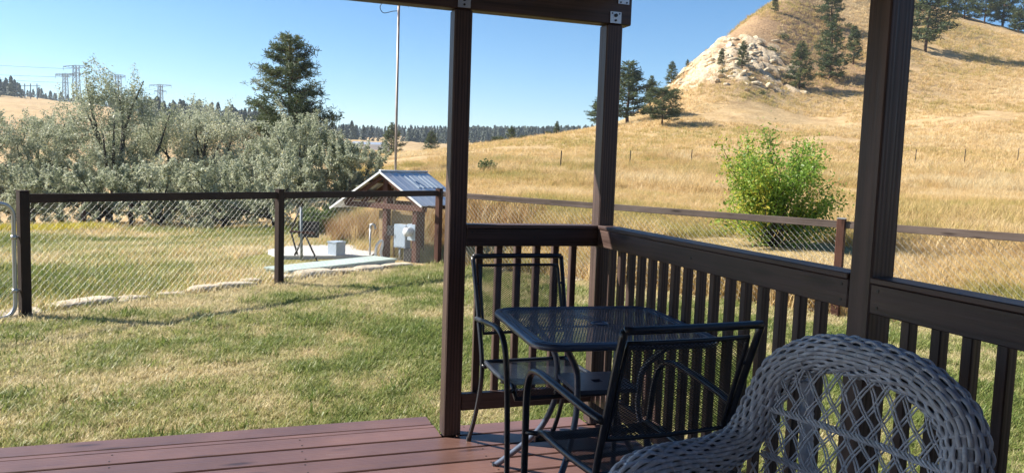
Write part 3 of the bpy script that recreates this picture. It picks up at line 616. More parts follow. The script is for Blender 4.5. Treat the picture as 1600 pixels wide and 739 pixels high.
# ------------------------------------------------------------------ bistro table
def rrect(h, r, z, n=8):
    p = []
    for cx, cy, a0 in ((h-r, h-r, 0), (-h+r, h-r, 90), (-h+r, -h+r, 180), (h-r, -h+r, 270)):
        for k in range(n+1):
            a = math.radians(a0+90*k/n); p.append((cx+r*math.cos(a), cy+r*math.sin(a), z))
    return np.array(p)
def build_table():
    t = thing('bistro_table', 'square black metal mesh bistro table with rounded corners between two chairs', 'table', (.452, -.785, 0), math.radians(-5))
    H = .385; Z = .722
    rim = link('table_rim', MB().tube(rrect(H-.017, .095, Z-.012), .0175, 10, closed=True, flat=.85).mesh('table_rim', M_TABLE, True), t)
    link('rim_band', MB().tube(rrect(H-.044, .075, Z-.0035), .013, 6, closed=True, flat=.25).mesh('rim_band', M_TABLE, True), rim)
    S = H-.045; nu, nv = 112, 46
    def inside(q):
        x = np.abs(q[:,0]/nu*2-1)*S; y = np.abs(q[:,1]/nv*2-1)*S; c = S-.07; d = np.hypot(np.maximum(x-c, 0), np.maximum(y-c, 0)); return (d < .07) & (np.hypot(x, y) > .03)
    mb = expanded(MB(), nu, nv, lambda q: np.stack([(q[:,0]/nu*2-1)*S, (q[:,1]/nv*2-1)*S, np.full(len(q), Z-.004)], -1), inside, .0018, .0016)
    tag(link('tabletop_mesh', mb.mesh('tabletop_mesh', M_TABLE), t), kind='stuff')
    th = np.linspace(0, 2*math.pi, 25)[:-1]
    link('umbrella_ring', MB().tube(np.c_[.032*np.cos(th), .032*np.sin(th), np.full(24, Z-.001)], .007, 8, closed=True, flat=.6).mesh('umbrella_ring', M_TABLE, True), t)
    link('plug', MB().cyl((0, 0, Z-.008), (0, 0, Z-.001), .028, 20).mesh('plug', M_TABLE), t)
    for i, (a, L) in enumerate(((0, S), (math.pi/2, S))): link('stay', MB().bar((-L*math.cos(a), -L*math.sin(a), Z-.013), (L*math.cos(a), L*math.sin(a), Z-.013), .018, .006).mesh('stay', M_TABLE), t)
    for sx in (-1, 1):
        for sy in (-1, 1):
            lg = bez([(sx*.235, sy*.235, Z-.02), (sx*.205, sy*.205, .66), (sx*.145, sy*.145, .565), (sx*.132, sy*.132, .47), (sx*.138, sy*.138, .36), (sx*.19, sy*.19, .21), (sx*.30, sy*.30, .055), (sx*.34, sy*.34, .006)], 6)
            link('leg', MB().tube(lg, .0135, 8).mesh('leg', M_TABLE, True), t)
            link('glide', MB().cyl((sx*.343, sy*.343, 0), (sx*.343, sy*.343, .012), .017, 10).mesh('glide', M_METAL), t)
    # lower shelf plate with umbrella hole
    bm = bmesh.new(); o = []; i_ = []
    sq = rrect(.135, .02, 0, 5); n = len(sq)
    for zz in (.462, .478):
        o.append([bm.verts.new((p[0], p[1], zz)) for p in sq]); i_.append([bm.verts.new((.028*math.cos(math.atan2(p[1], p[0])), .028*math.sin(math.atan2(p[1], p[0])), zz)) for p in sq])
    for k in range(n):
        l = (k+1) % n; bm.faces.new((o[1][k], o[1][l], i_[1][l], i_[1][k])); bm.faces.new((o[0][l], o[0][k], i_[0][k], i_[0][l])); bm.faces.new((o[0][k], o[0][l], o[1][l], o[1][k])); bm.faces.new((i_[0][l], i_[0][k], i_[1][k], i_[1][l]))
    bmesh.ops.recalc_face_normals(bm, faces=bm.faces); m = bpy.data.meshes.new('shelf'); bm.to_mesh(m); bm.free(); m.materials.append(M_TABLE); link('shelf', m, t)
build_table()

# ------------------------------------------------------------------ wicker armchair
def build_wicker():
    fwd = np.array((-.98, -.19)); fwd /= np.linalg.norm(fwd); rot = math.atan2(fwd[1], fwd[0])
    # local x = forward, y = lateral (negative: far arm is +y) ; world: c + x*fwd + y*perp
    t = thing('wicker_armchair', 'grey woven wicker armchair with rolled arms and lattice back', 'chair', (.525, -2.17, 0), rot)
    half = [(.60, .268, .03), (.61, .271, .30), (.588, .276, .47), (.50, .285, .565), (.37, .295, .59), (.22, .298, .592), (.105, .297, .622), (.042, .290, .715), (.012, .25, .82), (.0, .14, .888), (0, 0, .905)]
    # far arm lies on the +Y world side; perp = (-fwd.y, fwd.x)
    full = [(x, -y, z) for x, y, z in half] + [(x, y, z) for x, y, z in half[-2::-1]]
    C = bez(full, 24); seg = np.linalg.norm(np.diff(C, axis=0), axis=1); L = np.r_[0, np.cumsum(seg)]; step = .005; n = int(L[-1]/step); u = np.linspace(0, L[-1], n)
    P = np.stack([np.interp(u, L, C[:, k]) for k in range(3)], 1); T = np.gradient(P, axis=0); T /= np.linalg.norm(T, axis=1)[:, None]
    N = np.zeros_like(P); a = np.array((1., 0, 0))
    for i in range(n): a = a-T[i]*(a@T[i]); a /= np.linalg.norm(a); N[i] = a
    B = np.cross(T, N); R0 = .051+.010*np.exp(-((u-L[-1]/2)/(L[-1]*.30))**8)*0+.006*np.cos((u/L[-1]-.5)*6.283*2)*0
    mid = np.abs(u/L[-1]-.5)*2; R0 = .046+.012*sstep(.45, .6, mid)*sstep(1.0, .75, mid)
    K = 26; s = .030; roll = MB(); tw = 1.1*np.sign(u-L[-1]/2)*np.maximum(np.abs(u-L[-1]/2)-.45, 0)
    for k in range(K):
        th = 2*math.pi*k/K+tw*2.0; wob = .0016*np.sin(u*37+k*2.1); r = R0+0.0043*np.cos(math.pi*u/s+math.pi*k)+wob
        path = P+N*(r*np.cos(th))[:,None]+B*(r*np.sin(th))[:,None]
        # flattened strand: wide around the roll, thin radially
        tg = np.gradient(path, axis=0); tg /= np.linalg.norm(tg, axis=1)[:,None]; rad = N*np.cos(th)[:,None]+B*np.sin(th)[:,None]; sd = np.cross(tg, rad); sd /= np.linalg.norm(sd, axis=1)[:,None]
        wd = .0061*(R0/.05); q = [(wd, 0), (wd*.6, .0036), (-wd*.6, .0036), (-wd, 0), (-wd*.5, -.003), (wd*.5, -.003)]; sg = 6
        V = np.stack([path+sd*(np.full(n, i_) if np.isscalar(i_) else i_)[:,None]+rad*j_ for i_, j_ in q], 1).reshape(-1, 3)
        i = (np.arange(n-1)*sg)[:,None]; F = np.concatenate([np.c_[i+c, i+(c+1) % sg, i+sg+(c+1) % sg, i+sg+c] for c in range(sg)]); roll.add(V, F.tolist())
    ro = link('rolled_rim', roll.mesh('rolled_rim', M_WICKER, True), t)
    stk = MB(); idx = [int(x) for x in np.arange(s/2, L[-1], s)/step]; tt = np.linspace(0, 2*math.pi, 19)[:-1]
    for i in idx:
        if i >= n: continue
        stk.tube(P[i]+N[i]*(R0[i]*np.cos(tt))[:,None]+B[i]*(R0[i]*np.sin(tt))[:,None], .0042, 5, closed=True)
    tag(link('stakes', stk.mesh('stakes', M_WICKER, True), ro), kind='stuff')
    link('light_block_core', MB().tube(P[::6], R0[::6]-.008, 10).mesh('light_block_core', M_WICKERCORE, True), ro)  # added inner tube, blocks light between the woven strands
    # lattice of the back: pairs of thin canes crossing, clipped by the arch
    def arch_z(y):   # underside of the arch at lateral y
        yy = np.array([p[1] for p in half[7:]])[::-1]; zz = np.array([p[2] for p in half[7:]])[::-1]; return np.interp(abs(y), yy, zz)-.03
    def back(y, z): return np.array((.028+.05*(.9-z)+.05*(y/.28)**2*.4, y, z))
    lat = MB(); zb = .33
    for sgn in (-1, 1):
        for y0 in np.arange(-.75, .76, .046):
            for dlt in (-.0048, .0048):
                pts = []
                for z in np.arange(zb, .905, .012):
                    y = y0+dlt+sgn*(z-zb)*.62+.003*math.sin(z*40+y0*50)
                    if abs(y) < .262 and z < arch_z(y)+.012: pts.append(back(y, z)+np.array((.004*math.cos((z-zb)*math.pi/.046+(sgn > 0)*math.pi), 0, 0)))
                if len(pts) > 2: lat.tube(np.array(pts), .0024, 5, cap=False)
    bk = link('back_lattice', lat.mesh('back_lattice', M_WICKER, True), t); tag(bk, kind='stuff')
    bands = MB()
    for z0 in (.455, .585, .715):
        for k in range(4):
            ys = np.linspace(-.262, .262, 60); ys = ys[np.array([arch_z(y) > z0-.02 for y in ys])]
            if len(ys) > 3:
                dz = .0065*np.cos(ys*2*math.pi/.055+k*math.pi/2); bands.tube(np.array([back(y, z0+.030*(y/.26)**2*0+d_)+np.array((.0055*math.sin(y*2*math.pi/.055+k*math.pi/2), 0, 0)) for y, d_ in zip(ys, dz)]), .0036, 5, cap=False)
    tag(link('woven_bands', bands.mesh('woven_bands', M_WICKER, True), bk), kind='stuff')
    # side panels below the arms: upright canes crossing
    for sd in (-1, 1):
        pn = MB()
        for sgn in (-1, 1):
            for x0 in np.arange(-.25, .95, .055):
                pts = [(x0+sgn*(z-.1)*.5, sd*(.27+.004*math.cos(z*60+(sgn > 0)*3)), z) for z in np.arange(.1, .58, .02) if .05 < x0+sgn*(z-.1)*.5 < .57]
                if len(pts) > 2: pn.tube(np.array(pts), .003, 5, cap=False)
        for z0 in (.34, .12): 
            for k in range(3): xs = np.linspace(.05, .58, 50); pn.tube(np.c_[xs, sd*(.272+.006*np.cos(xs*110+k*2.1)), z0+.007*np.sin(xs*110+k*2.1)], .004, 5)
        tag(link('side_panel', pn.mesh('side_panel', M_WICKER, True), t), kind='stuff')
    # woven seat
    st = MB()
    for k, x in enumerate(np.arange(.075, .585, .0165)):
        ys = np.linspace(-.25, .25, 90); st.tube(np.c_[np.full(90, x), ys, .345+.004*np.cos(ys*math.pi/.03+k*math.pi)], .0075, 5, flat=.5)
    for y in np.arange(-.24, .25, .03): st.tube([(.07, y, .345), (.59, y, .345)], .004, 5)
    tag(link('seat', st.mesh('seat', M_WICKER, True), t), kind='stuff')
    for k in range(3): ys = np.linspace(-.265, .265, 60); link('seat_border', MB().tube(np.c_[.085+.01*np.cos(ys*90+k*2.1), ys, .352+.012*np.sin(ys*90+k*2.1)], .0085, 6).mesh('seat_border', M_WICKER, True), t)
    # wrapped rear legs and front legs
    for sd in (-1, 1):
        for nm, p0, p1 in (('rear_leg', (-.03, sd*.20, .80), (-.115, sd*.215, .012)), ('front_leg', (.57, sd*.235, .34), (.575, sd*.235, .012))):
            p0 = np.array(p0); p1 = np.array(p1); q = p0+(p1-p0)*np.linspace(0, 1, 100)[:,None]; lg = MB().tube(q, .018+.0028*np.abs(np.sin(np.linspace(0, 100*1.4, 100))), 9); link(nm, lg.mesh(nm, M_WICKER, True), t)
build_wicker()

# ------------------------------------------------------------------ chain link fence
def chain_link(a, b, z0, z1, cell=.036, wr=.0010):
    """zig-zag wires between a and b (xy), each bent around its neighbours"""
    a = np.array(a); b = np.array(b); d = b-a; Ln = np.hypot(*d); d = d/Ln; nrm = np.array((-d[1], d[0])); n = int(Ln/cell); rows = int((z1-z0)/cell*1.0)
    k = np.arange(rows+1); V = []; F = []; base = 0; th = np.array((0, 2.094, 4.189))
    for i in range(n):
        s = (i+.5)*cell+((k+i) % 2)*cell*1.06-cell*.53+RNG.normal(0, .0008, rows+1); off = .003*np.where((k+i) % 2 == 0, 1, -1); z = z0+k*(z1-z0)/rows
        C = np.c_[a[0]+d[0]*s+nrm[0]*off, a[1]+d[1]*s+nrm[1]*off, z]
        o1 = np.array((nrm[0], nrm[1], 0)); T = np.gradient(C, axis=0); o2 = np.array((d[0]*.7, d[1]*.7, .7)) 
        ring = C[:,None,:]+wr*(np.cos(th)[None,:,None]*o1+np.sin(th)[None,:,None]*o2); V.append(ring.reshape(-1, 3))
        j = (np.arange(rows)*3)[:,None]+base; F.append(np.concatenate([np.c_[j+q, j+(q+1) % 3, j+3+(q+1) % 3, j+3+q] for q in range(3)])); base += (rows+1)*3
    m = bpy.data.meshes.new('chain_link'); m.from_pydata(np.concatenate(V).tolist(), [], np.concatenate(F).tolist()); m.update(); m.materials.append(M_WIRE); return m
def build_fence():
    H = 1.21
    L = [fp(-6.09, .02), fp(-3.09, .0), fp(0, 0)]
    t = thing('wood_railed_fence', 'chain link fence with black-brown posts and rails across the back of the lawn', 'fence')
    for i, p in enumerate(L):
        board('post', (p[0], p[1], GZ-.1), (p[0], p[1], GZ+H), .089, .089, M_FENCEWOOD if i < 2 else M_REDWOOD, t, up=(FA[0], FA[1], 0), bev=.006)
        link('post_cap', MB().bar((p[0], p[1], GZ+H+.001), (p[0], p[1], GZ+H+.012), .094, .094, up=(FA[0], FA[1], 0)).mesh('post_cap', M_FENCEWOOD), t)
    for a, b in ((L[0], L[1]), (L[1], L[2])):
        e = np.array((FA[0], FA[1], 0))*.046; board('rail', a+e+(0, 0, 1.145), b-e+(0, 0, 1.145), .038, .086, M_FENCEWOOD, t, bev=.004)
        nb = np.array((FB[0], FB[1]))*(-.03); tag(link('chain_link', chain_link((a+e)[:2]+nb, (b-e)[:2]+nb, GZ+.02, GZ+1.13), t), kind='stuff')
    R = [fp(0, 0), fp(0, 3.015, -.28), fp(0, 6.03, -.31), fp(0, 9.04, -.33)]
    t = thing('wood_railed_fence', 'chain link fence with weathered brown rail and posts along the pasture side', 'fence')
    for i, p in enumerate(R):
        if i == 0: continue
        board('post', (p[0], p[1], p[2]-.1), (p[0], p[1], p[2]+1.2), .089, .089, M_REDWOOD, t, up=(FA[0], FA[1], 0), bev=.006)
        link('post_cap', MB().bar((p[0], p[1], p[2]+1.201), (p[0], p[1], p[2]+1.211), .094, .094, up=(FA[0], FA[1], 0)).mesh('post_cap', M_BRACKET), t)
    for i in range(3):
        a, b = R[i], R[i+1]; e = np.array((FB[0], FB[1], 0))*.046; nb = np.array((FA[0], FA[1]))*.03; nf = np.array((FA[0], FA[1], 0))*(-.03)
        board('rail', a+e+nf*0+(0, 0, 1.135), b-e+nf*0+(0, 0, 1.135), .038, .082, M_GREYWOOD, t, bev=.004)
        if i < 2 or True: tag(link('chain_link', chain_link((a+e)[:2]+nb, (b-e)[:2]+nb, min(a[2], b[2])+.02, a[2]+1.11, wr=.0019), t), kind='stuff')
    # tubular gate left of the first post
    g0 = fp(-6.155, .02); t = thing('tube_gate', 'galvanised tubular gate with rounded corners hung beside the leftmost fence post', 'gate', tuple(g0))
    X = lambda s, z: (-FA[0]*s, -FA[1]*s, z); r = .12; pts = []
    for cs, cz, a0 in ((r+.02, 1.10-r, 90), (r+.02, .02+r, 180), (1.18-r, .02+r, 270), (1.18-r, 1.10-r, 0)):
        for k in range(7):
            a = math.radians(a0+90*k/6); pts.append(X(cs+r*math.cos(a), cz+r*math.sin(a)))
    fr = link('gate_frame', MB().tube(pts, .019, 10, closed=True).mesh('gate_frame', M_GALV, True), t)
    m = chain_link(np.array((-FA[0]*.04, -FA[1]*.04)), np.array((-FA[0]*1.16, -FA[1]*1.16)), .05, 1.07); tag(link('gate_mesh', m, t), kind='stuff')
    for z in (.78, .27): h = MB(); h.cyl(X(-.045, z), X(.03, z), .012, 8); h.cyl(X(.02, z-.02), X(.02, z+.02), .026, 10); link('hinge', h.mesh('hinge', M_GALV, True), t)
build_fence()

# ------------------------------------------------------------------ stones
def rock_mesh(name, sx, sy, sz, seed, material, sub=2, rough=.35, flat=False):
    r = np.random.default_rng(seed); bm = bmesh.new(); bmesh.ops.create_icosphere(bm, subdivisions=sub, radius=1.0)
    ph = r.uniform(0, 6.28, (6, 3)); fr = r.uniform(1.0, 2.6, (6, 3))
    for v in bm.verts:
        c = np.array(v.co); d = sum(math.sin(fr[k]@c+ph[k].sum()) for k in range(6))/6
        p = c*(1+rough*d)
        q = np.abs(p)**.62*np.sign(p) if flat else np.abs(p)**.8*np.sign(p)
        v.co = Vector((q[0]*sx, q[1]*sy, q[2]*sz))
    m = bpy.data.meshes.new(name); bm.to_mesh(m); bm.free(); m.materials.append(material); return m
def build_stones():
    # a along the fence, b across (negative: outside), length, width, height, label
    S = [(-6.05,-.16,.20,.15,.035,'thin pale flagstone touching the foot of the leftmost fence post'), (-5.45,-.22,.34,.17,.05,'long flat flagstone with dark gap beneath, right of the leftmost post'),
         (-4.95,-.12,.16,.12,.04,'small grey flagstone at the right tip of the long flat one'), (-4.45,-.14,.20,.10,.035,'low sandy stone half buried midway along the left fence'), (-4.05,-.18,.20,.12,.055,'lumpy grey stone midway along the left fence'),
         (-3.62,-.16,.26,.12,.05,'bright cream slab stone leaning along the left fence'), (-3.30,-.30,.13,.10,.05,'pale stone just left of the middle fence post'),
         (-2.80,-.30,.16,.14,.05,'white stone just right of the middle fence post'), (-2.30,-.30,.34,.17,.07,'largest smooth cream boulder before the pale green cover'), (-1.72,-.22,.24,.12,.05,'cream stone right of the largest cream boulder'),
         (-1.25,-.26,.28,.14,.05,'long low cream stone in front of the tin shelter'), (-.70,-.20,.26,.14,.05,'cream stone closest to the corner fence post'), (-.95,-.75,.30,.2,.06,'buff stone at the foot of the shelter posts')]
    for i, (a, b, l, w, h, lab) in enumerate(S):
        p = fp(a, b); o = link('flagstone', rock_mesh('flagstone', l, w, h, 40+i, M_SLABSTONE, 3, .5, True), None, (p[0], p[1], GZ+h*.45), (random.uniform(-.06, .06), random.uniform(-.06, .06), math.atan2(FA[1], FA[0])+random.uniform(-.12, .12)))
        tag(o, lab, 'stone', 'stones along the fence foot')
    T = [(1.0,.25,'pale stone by the pasture fence seen left of the corner post'), (2.3,.2,'flat pale stone at the pasture fence behind the corner post'), (3.7,.25,'first pale stone right of the corner post, behind the long railing'), (4.6,.2,'second pale stone right of the corner post, behind the long railing'),
         (5.5,.25,'pale stone left of the brown pasture fence post'), (6.5,.3,'grey stone heap right of the brown pasture fence post'), (7.2,.35,'grey stone behind the thick near post'), (7.9,.3,'rightmost grey stone at the pasture fence')]
    for i, (b, a, lab) in enumerate(T):
        p = fp(a, b, -.28); o = link('flagstone', rock_mesh('flagstone', .36, .16, .06, 80+i, M_SLABSTONE, 3, .5, True), None, (p[0], p[1], -.25), (0, 0, math.atan2(FB[1], FB[0])+random.uniform(-.2, .2))); tag(o, lab, 'stone', 'stones along the fence foot')
build_stones()

# ------------------------------------------------------------------ tin-roofed shelter over the electric panel, mast, slab, covers
def build_shelter():
    base = np.array((1.359, 9.295)); ang = math.atan2(FA[1], FA[0])
    t = thing('tin_roof_shelter', 'small open gabled shelter with bluish tin roof over an electric panel', 'shelter', (base[0], base[1], GZ), ang)
    # local x: along ridge (away), local -y: toward +FB side (right)   [FB = rotate(FA,-90)]
    board_l = lambda nm, a, b, w, h, m, up=(0, 0, 1): _local_board(t, nm, a, b, w, h, m, up)
    board_l('post', (0, 0, -.05), (0, 0, 1.36), .1, .1, M_REDWOOD, (1, 0, 0)); board_l('post', (0, -.665, -.05), (0, -.665, 1.0), .1, .1, M_REDWOOD, (1, 0, 0))
    board_l('post', (.85, 0, -.05), (.85, 0, 1.33), .1, .1, M_REDWOOD, (1, 0, 0)); board_l('post', (.85, -.665, -.05), (.85, -.665, 1.0), .1, .1, M_REDWOOD, (1, 0, 0))
    k = .555
    for x in (-.1, .3, .65, .93):
        for s in (-1, 1): board_l('rafter', (x, 0.01*s, 1.375), (x, s*.9, 1.375-k*.89), .038, .075, M_REDWOOD)
    for s in (-1, 1):
        for d in (.3, .62, .88): board_l('purlin', (-.15, s*d, 1.43-k*d-.006), (.95, s*d, 1.43-k*d-.006), .07, .02, M_PLY)
    board_l('tie', (-.055, -.92, .88), (-.055, .92, .88), .035, .09, M_REDWOOD); board_l('tie', (.9, -.95, .88), (.9, .95, .88), .035, .09, M_REDWOOD)
    board_l('ridge_beam', (-.12, 0, 1.37), (.95, 0, 1.37), .04, .1, M_REDWOOD)
    for s in (-1, 1):
        r = MB(); n = 42; xs = np.linspace(-.18, .98, n); rid = .010*(np.arange(n) % 6 == 0)+.006*(np.arange(n) % 6 == 1)
        v = []
        for top in (0, .003):
            for d in (.0, .6, 1.19 if s > 0 else .93):
                for x, h in zip(xs, rid): v.append((x, s*d, 1.448-k*d+h+top))
        f = []
        for tp in (0, 1):
            for j in range(2):
                for i in range(n-1): q = (tp*3*n+j*n+i, tp*3*n+j*n+i+1, tp*3*n+(j+1)*n+i+1, tp*3*n+(j+1)*n+i); f.append(q if (tp == 1) == (s < 0) else q[::-1])
        r.add(v, f); link('roof_sheet', r.mesh('roof_sheet', M_TIN), t)
        link('rake_trim', MB().bar((-.185, 0, 1.44), (-.185, s*(1.19 if s > 0 else .93), 1.44-k*(1.19 if s > 0 else .93)), .012, .03).mesh('rake_trim', M_WHITE), t)
    link('ridge_cap', MB().tube([(-.18, 0, 1.462), (.98, 0, 1.462)], .03, 8, flat=.5).mesh('ridge_cap', M_TIN, True), t)
    # translucent patch of overlapped sheet on the right slope
    r = MB(); 
    for i in range(6): r.bar((.30+i*.115, -.12, 1.458-k*.12), (.30+i*.115, -.46, 1.458-k*.46), .06, .012)
    link('lap_sheet', r.mesh('lap_sheet', M_PANELGREY), t)
    link('backboard', MB().box((.05, -.60, .44), (.068, -.06, .80)).mesh('backboard', M_PLY), t); link('side_board', MB().box((.02, .055, .02), (.04, .20, .80)).mesh('side_board', M_PLY), t)
    bx = link('panel_box', MB().box((-.07, -.50, .22), (.045, -.24, .60)).mesh('panel_box', M_PANELGREY), t); link('panel_door', MB().box((-.078, -.49, .24), (-.071, -.25, .58)).mesh('panel_door', M_PANELGREY), bx); link('latch', MB().box((-.086, -.27, .38), (-.079, -.255, .43)).mesh('latch', M_GALV), bx)
    mt = MB().cyl((-.06, -.60, .50), (-.17, -.60, .50), .075, 18); link('meter', mt.mesh('meter', M_METER, True), t); link('meter_box', MB().box((-.06, -.69, .36), (.03, -.52, .62)).mesh('meter_box', M_PANELGREY), t)
    link('switch_box', MB().box((-.05, -.2, .40), (.045, -.07, .56)).mesh('switch_box', M_BLACKIRON), t)
    for y in (-.44, -.33): link('conduit', MB().tube([(-.02, y, .22), (-.02, y, -.02)], .016, 8).mesh('conduit', M_GALV, True), t)
    link('control_panel', MB().box((-.05, -.60, -.02), (.03, -.45, .22)).mesh('control_panel', M_BLACKIRON), t)
    # mast with small antenna
    mp = fp(0, 0); p = base+FA*.22+np.array((-.02, .03)); mst = thing('antenna_mast', 'tall thin rusty pipe mast with a small yagi antenna above the tin shelter', 'antenna', (p[0], p[1], GZ))
    link('pole', MB().tube([(0, 0, 0), (0, 0, 4.33)], .021, 10).mesh('pole', M_MAST, True), mst)
    link('clamp', MB().box((-.035, -.035, 4.20), (.035, .035, 4.30)).mesh('clamp', M_GALV), mst)
    D = np.array((cR[0], cR[1], 0)); D /= np.linalg.norm(D); bo = link('boom', MB().tube([D*-.12+(0, 0, 4.25), D*.48+(0, 0, 4.235)], .007, 6).mesh('boom', M_GALV, True), mst)
    for i in range(6): q = D*(.09+i*.072)+np.array((0, 0, 4.245)); link('element', MB().tube([q+(0, 0, .03), q-(0, 0, .07+.02*(i % 2))], .0035, 5).mesh('element', M_GALV), mst)
    link('cable', MB().tube(bez([D*-.1+(0, 0, 4.255), D*-.24+(0, 0, 4.245), D*-.31+(0, 0, 4.15), D*-.25+(0, 0, 4.06), D*-.1+(0, 0, 4.09), (0, 0, 4.10)], 8), .006, 6).mesh('cable', M_BLACKIRON, True), mst)
def _local_board(t, nm, a, b, w, h, m, up):
    M = Matrix.LocRotScale(t.location, t.rotation_euler, None); bpy.context.view_layer.update()
    return board(nm, M @ Vector(a), M @ Vector(b), w, h, m, t, up=(M.to_3x3() @ Vector(up)), bev=.004)
build_shelter()
def build_yard_bits():
    s = MB(); P = [(-.35, 9.3), (1.1, 9.25), (1.42, 10.3), (1.16, 11.1), (-.1, 10.85), (-.5, 10.2)]; n = len(P)
    s.add([(x, y, GZ-.1) for x, y in P]+[(x, y, GZ+.055) for x, y in P], [tuple(range(n))[::-1], tuple(range(n, 2*n))]+[(i, (i+1) % n, n+(i+1) % n, n+i) for i in range(n)])
    tag(link('concrete_pad', s.mesh('concrete_pad', M_CONCRETE)), 'white concrete pad beyond the fence left of the tin shelter', 'pad')
    ang = math.atan2(FA[1], FA[0])
    t = thing('tank_cover', 'long low pale green cover lying behind the fence between two posts', 'cover', (*fp(-2.0, -.56)[:2], GZ-.03), ang)
    link('lid', MB().box((-.66, -.20, .115), (1.45, .30, .14)).mesh('lid', M_LID), t); link('body', MB().box((-.64, -.18, -.1), (1.43, .28, .114)).mesh('body', M_LID), t); link('gap_shade_strip', MB().box((-.25, -.188, .02), (.42, -.183, .10)).mesh('gap_shade_strip', M_BLACKIRON), t)  # black strip on the front paints the shadowed gap under the cover
    t = thing('utility_box', 'small grey blue utility box on the concrete pad', 'box', (.56, 9.42, GZ+.055), ang); link('box', MB().box((-.1, -.1, 0), (.1, .1, .20)).mesh('box', M_PANELGREY), t); link('lid', MB().box((-.108, -.108, .201), (.108, .108, .222)).mesh('lid', M_PANELGREY), t)
    t = thing('water_hydrant', 'thin upright standpipe with white hose loop beside the shelter post', 'standpipe', (1.10, 9.36, GZ)); link('pipe', MB().tube([(0, 0, 0), (0, 0, .52)], .016, 8).mesh('pipe', M_GALV, True), t)
    link('head', MB().tube(bez([(0, 0, .5), (.01, 0, .56), (.06, -.02, .56), (.08, -.03, .49)], 5), .02, 8).mesh('head', M_GALV, True), t); link('hose', MB().tube(bez([(.09, -.05, .02), (.10, -.05, .2), (.17, -.07, .30), (.20, -.08, .26), (.17, -.08, .1), (.19, -.09, .02)], 6), .022, 8).mesh('hose', M_WHITE, True), t)
    p = np.array((-.02, 9.12)); t = thing('iron_stand', 'black iron stand with crossbar, hanging panel and splayed legs behind the fence', 'stand', (p[0], p[1], -.26)); D = np.array((cR[0], cR[1], 0)); F_ = np.array((cF[0], cF[1], 0))
    link('upright', MB().tube([D*-.02+(0, 0, .86), (0, 0, 0)], .021, 8).mesh('upright', M_PYLON, True), t); link('crossbar', MB().bar(D*-.19+(0, 0, .47), D*.20+(0, 0, .45), .05, .035).mesh('crossbar', M_REDWOOD), t)
    for a, b in ((D*.04+(0, 0, .44), D*.27+F_*-.05+(0, 0, 0)), (D*.03+(0, 0, .40), D*-.14+F_*.1+(0, 0, .08)), (D*-.17+(0, 0, .44), D*-.13+F_*.3+(0, 0, .0)), (D*-.03+(0, 0, .86), D*-.2+F_*.05+(0, 0, .44))): link('leg', MB().tube([a, b], .015, 8).mesh('leg', M_BLACKIRON, True), t)
    pa = D*-.09+F_*.12+np.array((0, 0, .5)); link('panel', MB().bar(pa, pa+D*.33, .03, .0+.26).mesh('panel', M_BLACKIRON), t)
    # old line posts of the field fence, near the silver trees
    for px, d, lab in ((129, 33, 'left one of two old brown fence posts before the silver trees'), (203, 34, 'right one of two old brown fence posts before the silver trees')):
        g = ground_at(px, d); o = board('old_fence_post', (g[0], g[1], g[2]-.2), (g[0]+.03, g[1], g[2]+1.25), .17, .17, M_REDWOOD, None, up=(0, 1, 0), bev=.02); tag(o, lab, 'fence post', 'old field fence posts')
    for px, d, lab in ((876, 52, 'thin steel fence post in the pasture left of the corner post'), (984, 58, 'thin steel fence post in the pasture just right of the corner post'), (1080, 64, 'thin steel fence post left of the green bush'), (1430, 70, 'thin steel fence post on the slope beside the thick near post'), (1507, 72, 'middle one of the thin steel posts right of the thick near post'), (1590, 74, 'rightmost thin steel fence post at the edge of view')):
        g = ground_at(px, d); o = link('steel_fence_post', MB().box((-.025, -.025, -.2), (.025, .025, 1.3)).box((-.04, -.006, .0), (.04, .006, 1.28)).mesh('steel_fence_post', M_BLACKIRON), None, tuple(g), (.02, .02, YAW)); tag(o, lab, 'fence post', 'pasture wire fence posts')
build_yard_bits()

